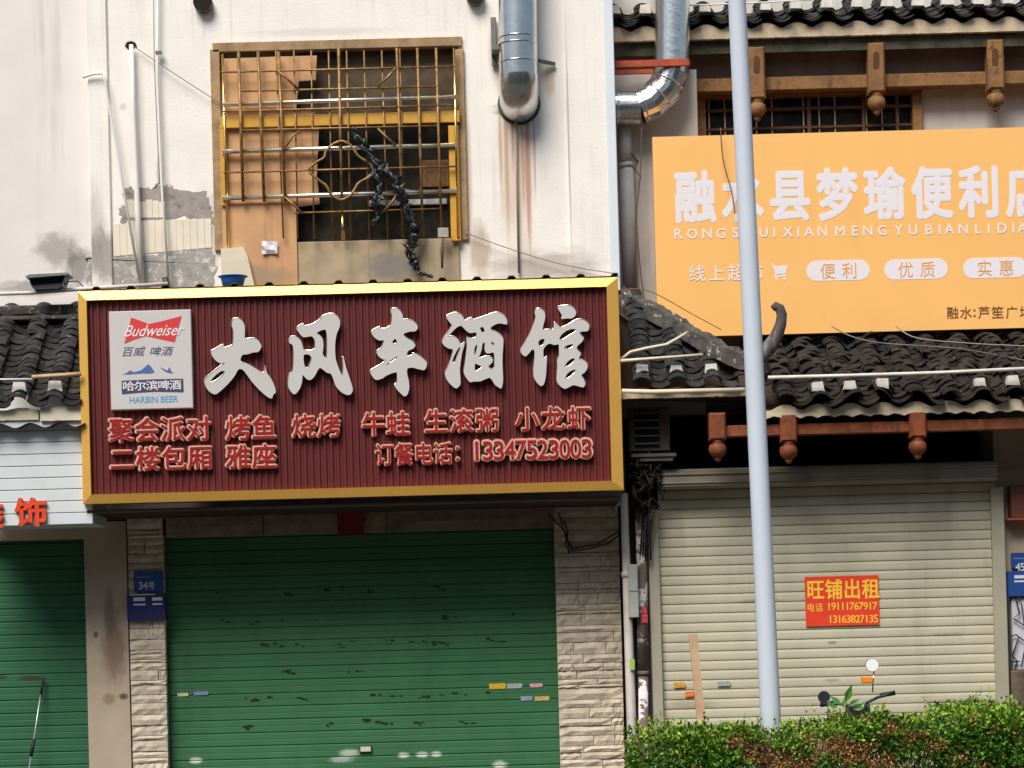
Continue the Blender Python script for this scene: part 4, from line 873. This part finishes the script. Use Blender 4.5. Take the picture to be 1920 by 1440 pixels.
# ------------------------------------------------------------------ between the two shops
ac = thing('air_conditioner', 'dark louvred air conditioner outdoor unit under the hip roof', 'air conditioner', P(1215, 848, -.5))
build('casing', MB().pbox(1180, 764, 1256, 846, -.55, -.21, .01), BEIGEPLASTIC, ac)
for k in range(5): build('louvre', MB().pbox(1190, 772+k*14.5, 1236, 775+k*14.5, -.575, -.55), M('dim grey louvre', (84, 92, 92), .5), ac)
build('fan_opening', MB().pbox(1190, 770, 1236, 840, -.556, -.55), DARKVOID, ac)
build('bracket', MB().pbox(1184, 850, 1268, 856, -.58, -.2).pbox(1200, 858, 1262, 864, -.56, -.2), STEELDARK, ac)
tg = MB()
for k in range(26):
    c = (1212+random.uniform(-20, 22), 905+random.uniform(-50, 55)); q = []
    for j in range(7): q.append(P(c[0]+random.uniform(-20, 20), c[1]+random.uniform(-34, 34), -.45+random.uniform(-.15, .12)))
    q2 = []
    for i in range(len(q)-1):
        for t in (0, .33, .66): q2.append(q[i].lerp(q[i+1], t))
    for it in range(2): q2 = [q2[0]]+[(q2[i-1]+q2[i]*2+q2[i+1])/4 for i in range(1, len(q2)-1)]+[q2[-1]]
    tg.tube(q2, random.uniform(.006, .013), 6)
for k in range(5): tg.tube([P(1205+k*5, 950, -.4), P(1203+k*4, 1000, -.36), P(1200+k*5, 1050, -.34)], .008, 6)
single('cable_tangle', tg, WIRE, 'tangle of black cables bunched under the air conditioner', 'cables')
wc = MB()
for a in ([(1030,965),(1048,985),(1062,1000),(1066,1030),(1064,1038)], [(1058,975),(1066,1000),(1060,1020),(1068,1036)], [(1068,1034),(1110,1028),(1140,1018),(1162,1002)], [(1070,1030),(1120,1020),(1164,994)], [(1046,960),(1060,1010),(1072,1030),(1080,1026)]):
    wc.tube([P(x+random.uniform(-2, 2), y, -.05) for x, y in a], .0065, 6)
single('cable_loop', wc, WIRE, 'looped black cables hanging on the stone pier by the green shutter', 'cables')
single('drain_pipe', MB().tube([P(1170, 925, -.34), P(1172, 1000, -.34), P(1175, 1078, -.34), P(1186, 1420, -.34), P(1190, 1580, -.34)], [.036, .036, .04, .046, .046], 14).tube([P(1174.5, 1072, -.34), P(1175.5, 1082, -.34)], .05, 14), M('dirty white downpipe', (206, 196, 190), .7, 0, .12, 5, streak=((150, 128, 108), .6, 9)), 'dirty white downpipe along the corner of the stone pier', 'pipe')
mb_ = thing('meter_box', 'grey green meter box beside the white downpipe', 'meter box', P(1190, 1157, -.42))
build('body', MB().pbox(1178, 1058, 1197, 1158, -.42, -.21, .006), METERGREY, mb_); build('lid', MB().pbox(1180, 1062, 1195, 1108, -.428, -.42, .002), METERGREY, mb_)
single('utility_pipe', MB().tube([P(1201, 955, -.3), P(1204, 1100, -.3), P(1206, 1260, -.3)], .05, 14).tube([P(1206, 1258, -.3), P(1206, 1266, -.3)], .055, 14).tube([P(1206, 1264, -.3), P(1208, 1600, -.3)], .047, 14), POSTERPOLE, 'brown pipe plastered with torn white poster scraps', 'pipe')
single('rubber_strip', MB().pbox(1213, 960, 1222, 1600, YR-.09, YR+.03, .002), M('blue black strip', (34, 36, 44), .5, 0, .1, 5), 'blue black vertical strip edging the beige shutter', 'strip')
single('sticker', MB().pbox(1204, 1138, 1213, 1150, -.36, -.354).pbox(1203, 1151, 1214, 1168, -.36, -.354), M('pink red sticker', (200, 60, 80), .6, 0, .3, 40), 'pink and red sticker on the poster covered pipe', 'sticker')
single('sticker', MB().pbox(1181, 1236, 1190, 1256, -.4, -.395), M('lime green sticker', (150, 190, 90), .6, 0, .2, 40), 'lime green sticker low on the white downpipe', 'sticker')
single('red_paper', MB().pbox(633, 958, 682, 1004, -.06, -.055), REDPAPER, 'dark red paper hanging over the stone lintel', 'paper')

# ------------------------------------------------------------------ plates, notices, stickers
def plate(lab, x0, y0, x1, y1, Y, num, sl):
    t = thing('number_plate', lab, 'number plate', P((x0+x1)/2, y1, Y), 'blue house number plates')
    build('plate', MB().pbox(x0, y0, x1, y1, Y, Y+.02, .002), BLUEPLATE, t)
    build('lettering', join([text(c, (x0+8+i*9, y0+20, x0+17+i*9, y0+34), Y, .001, .01, 0, 0, 'h') for i, c in enumerate(num)] + [text('号', (x0+9+len(num)*9, y0+19, x0+21+len(num)*9, y0+34), Y, .001, .01)]), PLATEWHITE, t)
    build('divider_line', MB().pbox(x0+4, y0+10, x0+30, y0+12, Y-.001, Y), M('faint plate line', (110, 130, 180), .5), t)
plate('blue house number plate on the pier between the two green shutters', 251, 1071, 306, 1109, -.04, '34', 0)
plate('blue house number plate next to the beige shutter', 1896, 1036, 1950, 1064, YR, '45', 0)
nb = thing('notice_box', 'purple blue notice box with two white strips below a number plate', 'notice box', P(275, 1163, -.05))
build('body', MB().pbox(238, 1113, 310, 1163, -.06, -.01, .004), BLUEDARK, nb)
for q in ((250, 1120, 272, 1127), (285, 1120, 304, 1126), (250, 1132, 273, 1135), (286, 1131, 304, 1134)): build('white_strip', MB().pbox(*q, -.063, -.06), PLATEWHITE, nb)
build('top_line', MB().pbox(243, 1114, 290, 1116, -.062, -.06), PLATEWHITE, nb)
nb = thing('notice_box', 'bright blue notice box with pale lines near the frame edge', 'notice box', P(1905, 1118, YR))
build('body', MB().pbox(1889, 1070, 1960, 1118, YR-.02, YR+.04, .004), BLUEPLATE, nb)
build('white_strip', MB().pbox(1902, 1078, 1955, 1084, YR-.023, YR-.02), PLATEWHITE, nb); build('white_strip', MB().pbox(1902, 1088, 1955, 1091, YR-.023, YR-.02), PLATEWHITE, nb)
YN = YR-.015
rn = thing('rental_notice', 'red notice with yellow characters stuck on the beige shutter', 'notice', P(1579, 1172, YN))
build('sheet', MB().pbox(1510, 1080, 1648, 1173, YN, YN+.004), NOTICERED, rn)
build('lettering', join([text(ch, (1513+i*34.5, 1087-i*.6, 1545+i*34.5, 1124-i*.6), YN, .001, .018) for i, ch in enumerate('旺铺出租')]), NOTICEYELLOW, rn)
build('lettering', join([text(ch, (1513+i*16, 1131, 1527+i*16, 1147), YN, .001, .004) for i, ch in enumerate('电话')] + [text(ch, (1550+i*8.6, 1130-i*.1, 1559+i*8.6, 1144-i*.1), YN, .001, .006, 0, 0, 'h') for i, ch in enumerate('19111767917')]), NOTICEYELLOW, rn)
build('lettering', join([text(ch, (1553+i*8.5, 1154-i*.1, 1561.5+i*8.5, 1168-i*.1), YN, .001, .006, 0, 0, 'h') for i, ch in enumerate('13163827135')]), NOTICEYELLOW, rn)
def sticker(x0, y0, x1, y1, Y, c, lab):
    m = M('sticker '+str(c), c, .6, 0, .25, 50)
    single('sticker', MB().prism([(x0, y0+1), (x1-2, y0), (x1, (y0+y1)/2), (x1-2, y1-1), (x0+1, y1)], Y, Y+.004), m, lab, 'sticker', 'small stickers on the shutters')
sticker(917, 1281, 949, 1292, .143, (226, 180, 40), 'yellow sticker on the green shutter'); sticker(950, 1281, 980, 1291, .143, (168, 176, 172), 'grey sticker directly beside the yellow sticker')
sticker(993, 1281, 1018, 1289, .143, (228, 160, 176), 'pink sticker on the green shutter'); sticker(976, 1305, 999, 1314, .143, (150, 156, 190), 'lilac grey sticker under the pink sticker')
sticker(1002, 1305, 1031, 1314, .143, (210, 176, 110), 'tan sticker under the pink sticker'); sticker(332, 1299, 354, 1306, .143, (206, 196, 150), 'cream sticker near the notice box edge of the green shutter')
sticker(363, 1296, 391, 1304, .143, (120, 136, 186), 'blue grey sticker next to the cream sticker on the green shutter')
sticker(1263, 1279, 1286, 1290, YR-.015, (200, 150, 60), 'ochre sticker low on the beige shutter'); sticker(1284, 1296, 1302, 1307, YR-.015, (226, 118, 44), 'orange sticker low on the beige shutter by the wooden stake')
sticker(1345, 1277, 1370, 1287, YR-.015, (150, 164, 158), 'grey green sticker between the stake and the lamp post')
mop = thing('mop', 'thin metal mop handle leaning on the dark green shutter', 'mop', P(52, 1560, -.1))
build('handle', MB().tube([P(79, 1285, .1), P(66, 1370, .02), P(50, 1470, -.08), P(42, 1545, -.15)], .0075, 8), M('worn chrome', (180, 186, 180), .35, .7), mop)
build('grip', MB().tube([P(81, 1272, .11), P(76, 1308, .085)], .013, 8).tube([P(64, 1386, 0), P(58, 1418, -.03)], .017, 8), RUBBER, mop)
build('mop_head', MB().lathe(P(42, 1545, -.15)-Vector((0, 0, .03)), [(.12, 0), (.1, .03), (.03, .07)], 12), M('grey mop yarn', (150, 146, 136), .95, 0, .2, 20), mop)
cab = thing('wall_cabinet', 'reddish brown cabinet on the wall beyond the beige shutter', 'cabinet', P(1920, 972, YR))
build('body', MB().pbox(1896, 908, 1990, 970, YR-.12, YR+.04, .006), M('reddish brown cabinet', (110, 62, 46), .6, 0, .15, 8), cab)
build('lower_ledge', MB().pbox(1890, 970, 1990, 974, YR-.13, YR+.04), M('rust ledge', (170, 80, 56), .6), cab)
wd = MB()
for a in ([(1925,1110),(1905,1125),(1912,1150),(1900,1160),(1925,1175)], [(1890,1195),(1905,1190),(1925,1205)], [(1910,1195),(1898,1230),(1908,1240),(1902,1256)], [(1868,1255),(1890,1242),(1912,1240)], [(1915,1130),(1925,1200),(1915,1250)]): wd.tube([P(x, y, YR-.01) for x, y in a], .006, 6)
single('cable_loop', wd, WIRE, 'loose black cables on the pale wall below the bright blue box', 'cables')
single('white_panel', MB().pbox(1898, 1120, 1990, 1255, YR+.02, YR+.045, .003), M('white wall panel', (196, 196, 204), .7, 0, .05, 4), 'white wall panel behind the loose cables at the frame edge', 'panel')
single('dark_post', MB().pbox(1893, 1120, 1900, 1600, YR-.02, YR+.04, .003), DARKMETAL, 'slim dark post at the edge of the beige shutter casing', 'post')
single('scrap_board', MB().pbox(1902, 1256, 1990, 1600, YR-.15, YR-.1, .01), M('stained brown board', (96, 82, 66), .9, 0, .4, 6, .5, 20), 'stained brown board standing below the white wall panel', 'board')

# ------------------------------------------------------------------ kerbside: post, stake, motorcycle, hedge
YP = -3.75
a, b = P(1379, -60, YP), P(1444, 1330, YP); d = (a-b).normalized(); base = b+d*((0-b.z)/d.z)
lp_ = thing('lamp_post', 'tall pale blue grey lamp post rising out of the hedge', 'lamp post', base)
build('pole', MB().tube([base, b, (a+b)/2, a, a+d*1.2], [.083, .08, .074, .069, .067], 28), PALEBLUE, lp_)
build('base_flange', MB().lathe(base, [(.16, 0), (.16, .02), (.09, .03), (.085, .1)], 24), PALEBLUE, lp_)
arm0 = a+d*1.2
build('lamp_head', MB().tube([arm0, arm0+Vector((0, -.3, .25)), arm0+Vector((0, -1.2, .4))], [.06, .05, .045], 12).tube([arm0+Vector((0, -1.15, .39)), arm0+Vector((0, -1.4, .42)), arm0+Vector((0, -1.75, .43))], [.06, .13, .07], 12), PALEBLUE, lp_)
sk = MB(); q0, q1 = P(1299, 1189, -2.7), P(1314, 1345, -2.7); dd = (q0-q1).normalized(); bq = q1+dd*((0-q1.z)/dd.z)
sk.bar(bq, q0, .068, .04)
single('wooden_stake', sk, NEWWOOD, 'fresh pine stake standing upright behind the hedge', 'stake')
# motorcycle: seen over the hedge only by its mirrors, handlebar and indicator
YM = -2.95
mo = thing('motorcycle', 'dark motorcycle parked behind the hedge with one white mirror showing', 'motorcycle', (xx(1600, 1300, YM), YM, 0))
hb1, hb0 = P(1676, 1300, YM), P(1538, 1322, YM); hc = (hb0+hb1)/2; mx = hc.x
build('handlebar', MB().tube([hb0, hb0.lerp(hb1, .22)+Vector((0, -.02, -.01)), hc+Vector((0, -.05, -.06)), hb0.lerp(hb1, .78)+Vector((0, -.02, -.01)), hb1], .012, 10), DARKMETAL, mo)
build('grip', MB().tube([hb0.lerp(hb1, .82), hb1+Vector((.01, 0, .004))], .019, 10), RUBBER, mo); build('grip', MB().tube([hb0, hb0.lerp(hb1, .18)], .019, 10), RUBBER, mo)
def mir(px, py, r_, face, fx, fy, m):
    c = P(px, py, YM); k = MB().lathe((c.x, c.y, c.z), [(r_*.3, .03), (r_*.9, .016), (r_, .0), (r_*.97, -.006)], 20, 'y')
    s_ = build('mirror', k, RUBBER, mo)
    build('mirror_glass', MB().lathe((c.x, c.y, c.z), [(r_*.93, -.0075), (r_*.93, -.010)], 20, 'y'), m, s_)
    build('mirror_stalk', MB().tube([(c.x+.02, c.y+.02, c.z-r_*.7), P(fx, fy, YM)+Vector((0, 0, 0)), P(fx-1, fy+22, YM)], .0065, 8), CHROME, s_)
mir(1635, 1247, .056, 1, 1637, 1276, MIRROR); mir(1545, 1307, .05, -1, 1553, 1330, M('dark mirror glass', (50, 54, 70), .3, 0, 0))
build('indicator', MB().pbox(1616, 1269, 1637, 1281, YM-.02, YM+.03, .006), AMBER, mo)
build('lever', MB().tube([P(1640, 1310, YM-.04), P(1660, 1303, YM-.06), P(1677, 1296, YM-.05)], .008, 8), DARKMETAL, mo)
build('instrument_pod', MB().bbox(mx-.07, mx+.07, YM-.1, YM+.05, hc.z-.16, hc.z-.05, .02), RUBBER, mo)
build('headlight', MB().lathe((mx, YM-.16, hc.z-.24), [(.05, .1), (.085, .03), (.09, -.03), (.08, -.05)], 20, 'y'), RUBBER, mo)
for s_ in (-1, 1): build('fork_leg', MB().tube([(mx+s_*.08, YM-.02, hc.z-.05), (mx+s_*.08, YM-.2, .3)], .022, 10), DARKMETAL, mo)
def wheel(cy):
    q = MB(); n = 28
    tyre = build('wheel', MB().tube([(mx, cy+.26*math.cos(a), .29+.26*math.sin(a)) for a in [2*math.pi*i/n for i in range(n+1)]], .045, 10, False), RUBBER, mo)
    sp = MB().lathe((0, 0, 0), [(.04, -.05), (.04, .05)], 12); sp = MB()
    for i in range(10): a = 2*math.pi*i/10; sp.tube([(mx, cy, .29), (mx, cy+.23*math.cos(a), .29+.23*math.sin(a))], .006, 5)
    build('spokes', sp, CHROME, tyre)
wheel(YM-.22); wheel(YM+.95)
build('fuel_tank', MB().tube([(mx, YM+.08, .78), (mx, YM+.2, .84), (mx, YM+.36, .85), (mx, YM+.52, .78)], [.08, .15, .15, .09], 16), BIKEPAINT, mo)
build('seat', MB().tube([(mx, YM+.5, .78), (mx, YM+.7, .79), (mx, YM+1.0, .82), (mx, YM+1.15, .84)], [.1, .13, .12, .06], 14), RUBBER, mo)
build('engine', MB().bbox(mx-.13, mx+.13, YM+.15, YM+.5, .28, .58, .04), DARKMETAL, mo)
build('rear_fork', MB().tube([(mx-.09, YM+.4, .35), (mx-.09, YM+.95, .29)], .02, 8).tube([(mx+.09, YM+.4, .35), (mx+.09, YM+.95, .29)], .02, 8), DARKMETAL, mo)
build('fairing', MB().tube([(mx, YM+.0, .86), (mx, YM+.1, .75), (mx, YM+.3, .62)], [.07, .1, .09], 12), BIKEPAINT, mo)

def leaf(V, Fq, c, d, u, l, wd_, fold=.25):
    d = d.normalized(); s_ = d.cross(u)
    if s_.length < 1e-3: s_ = d.orthogonal()
    s_.normalize(); n_ = s_.cross(d); o = len(V)
    V += [tuple(c), tuple(c+d*l*.45+s_*wd_+n_*wd_*fold), tuple(c+d*l), tuple(c+d*l*.45-s_*wd_+n_*wd_*fold), tuple(c+d*l*.5)]
    Fq += [(o, o+1, o+4), (o+1, o+2, o+4), (o+4, o+2, o+3), (o, o+4, o+3)]
rnd = random.Random(11)
def rv(): return Vector((rnd.gauss(0, 1), rnd.gauss(0, 1), rnd.gauss(0, 1)))
HX0 = xx(1176, 1400, -4.0); HX1 = xx(2180, 1400, -4.0)
def htop(x, y):
    return 1.07+.012*(x-2)+.06*math.exp(-((x-2.66)/.2)**2)+.03*math.sin(x*3.7+1)+.045*math.sin(x*2.1+.6)+.03*math.sin(x*5.3+y*3)+.02*math.sin(x*11+y*7)+.012*math.sin(x*23)
px_of = lambda X: 960+(X)*F/18.0
def dryness(X, Y, Z):
    p = px_of(X)
    d = math.exp(-((p-1430)/100)**2)*.6+math.exp(-((p-1540)/110)**2)*.45+math.exp(-((p-1760)/140)**2)*.3+math.exp(-((p-1640)/70)**2)*.25
    depth = htop(X, Y)-Z
    return d*(.12+1.0*min(1, depth/.16))+.3*math.sin(X*9+Z*17+Y*4)+.2*math.sin(X*23-Z*31)-.05
GV, GF, YV, YF, DV, DF = [], [], [], [], [], []
for i in range(80000):
    X = rnd.uniform(HX0, HX1); edge = min(1, (X-HX0)/.25)
    Y = rnd.uniform(-4.34, -3.36); t = htop(X, Y)-.25*(1-edge)**2
    dep = abs(rnd.gauss(0, .16)) if rnd.random() < .6 else rnd.uniform(0, .75)
    front = rnd.random()
    if front < .55: Y = -4.34+abs(rnd.gauss(0, .10)); dep = rnd.uniform(0, .7); t = htop(X, Y)-.25*(1-edge)**2-.08*max(0, (-4.24-Y)/.1)
    if X < HX0+.3 and rnd.random() < .25: X = HX0+abs(rnd.gauss(0, .06))
    Z = t-dep
    if Z < .02: continue
    bl = math.sin(X*6.1+Y*3.3)+math.sin(Z*13+X*4.7)+math.sin(X*15-Z*9+Y*8)   # clumps with gaps between
    if bl < -1.0 and rnd.random() < .85: continue
    c = Vector((X, Y, Z)); outw = Vector((rnd.gauss(0, .5), -.5+rnd.gauss(0, .5), .45+rnd.gauss(0, .5)))
    dr = dryness(X, Y, Z)
    if dr > rnd.uniform(.25, .8): leaf(DV, DF, c, outw+rv()*.6, rv(), rnd.uniform(.018, .036), rnd.uniform(.006, .011), .6)
    elif dep < .09 and rnd.random() < .45: leaf(YV, YF, c, outw, rv(), rnd.uniform(.03, .05), rnd.uniform(.008, .013))
    else: leaf(GV, GF, c, outw, rv(), rnd.uniform(.024, .058), rnd.uniform(.008, .016))
for i in range(130):        # shoots standing above the clipped top
    X = rnd.uniform(HX0+.1, HX1); Y = rnd.uniform(-4.3, -3.5); z0 = htop(X, Y); h = abs(rnd.gauss(0, .05))+.015
    for k in range(7): leaf(YV, YF, Vector((X+rnd.gauss(0, .01), Y, z0+h*k/6)), rv()*.6+Vector((0, 0, .7)), rv(), rnd.uniform(.03, .05), .010)
hd = thing('hedge', 'clipped kerbside hedge of small green leaves with withered brown patches', 'hedge', ((HX0+HX1)/2, -3.85, -.02))
build('green_foliage', (GV, GF), LEAF, hd); build('young_foliage', (YV, YF), LEAFYOUNG, hd); build('dry_foliage', (DV, DF), LEAFDRY, hd)
tw = MB()
for i in range(520):
    X = rnd.uniform(HX0+.1, HX1); Y = rnd.uniform(-4.25, -3.45); z1 = htop(X, Y)-rnd.uniform(-.03, .15)
    tw.tube([(X, Y, -.03), (X+rnd.gauss(0, .05), Y+rnd.gauss(0, .04), z1*.5), (X+rnd.gauss(0, .1), Y+rnd.gauss(0, .08), z1)], [.007, .005, .003], 4)
build('twigs', tw, TWIG, hd)
# broad-leaved sapling poking out of the hedge
sb_ = P(1575, 1335, -3.6); sap = thing('sapling', 'young plant with broad glossy leaves sticking up out of the hedge', 'plant', (sb_.x, -3.6, -.02))
build('stem', MB().tube([(sb_.x, -3.6, -.02), (sb_.x+.02, -3.6, .6), (sb_.x, -3.6, sb_.z+.03)], [.01, .008, .005], 6), TWIG, sap)
LV, LF = [], []
for px_, py_, dx, dz, l in ((1585, 1318, .35, 1, .16), (1578, 1322, -.6, .5, .12), (1572, 1326, -.8, .15, .1), (1590, 1325, .6, .4, .11), (1582, 1330, .1, .8, .1), (1600, 1330, .9, .1, .09), (1563, 1330, -.4, .6, .09), (1612, 1328, .5, .5, .07)):
    leaf(LV, LF, P(px_, py_, -3.6+rnd.uniform(-.05, .05)), Vector((dx, rnd.uniform(-.3, .2), dz)), Vector((.1, -1, .3)), l, l*.2, .3)
build('broad_leaf', (LV, LF), SAPLEAF, sap)
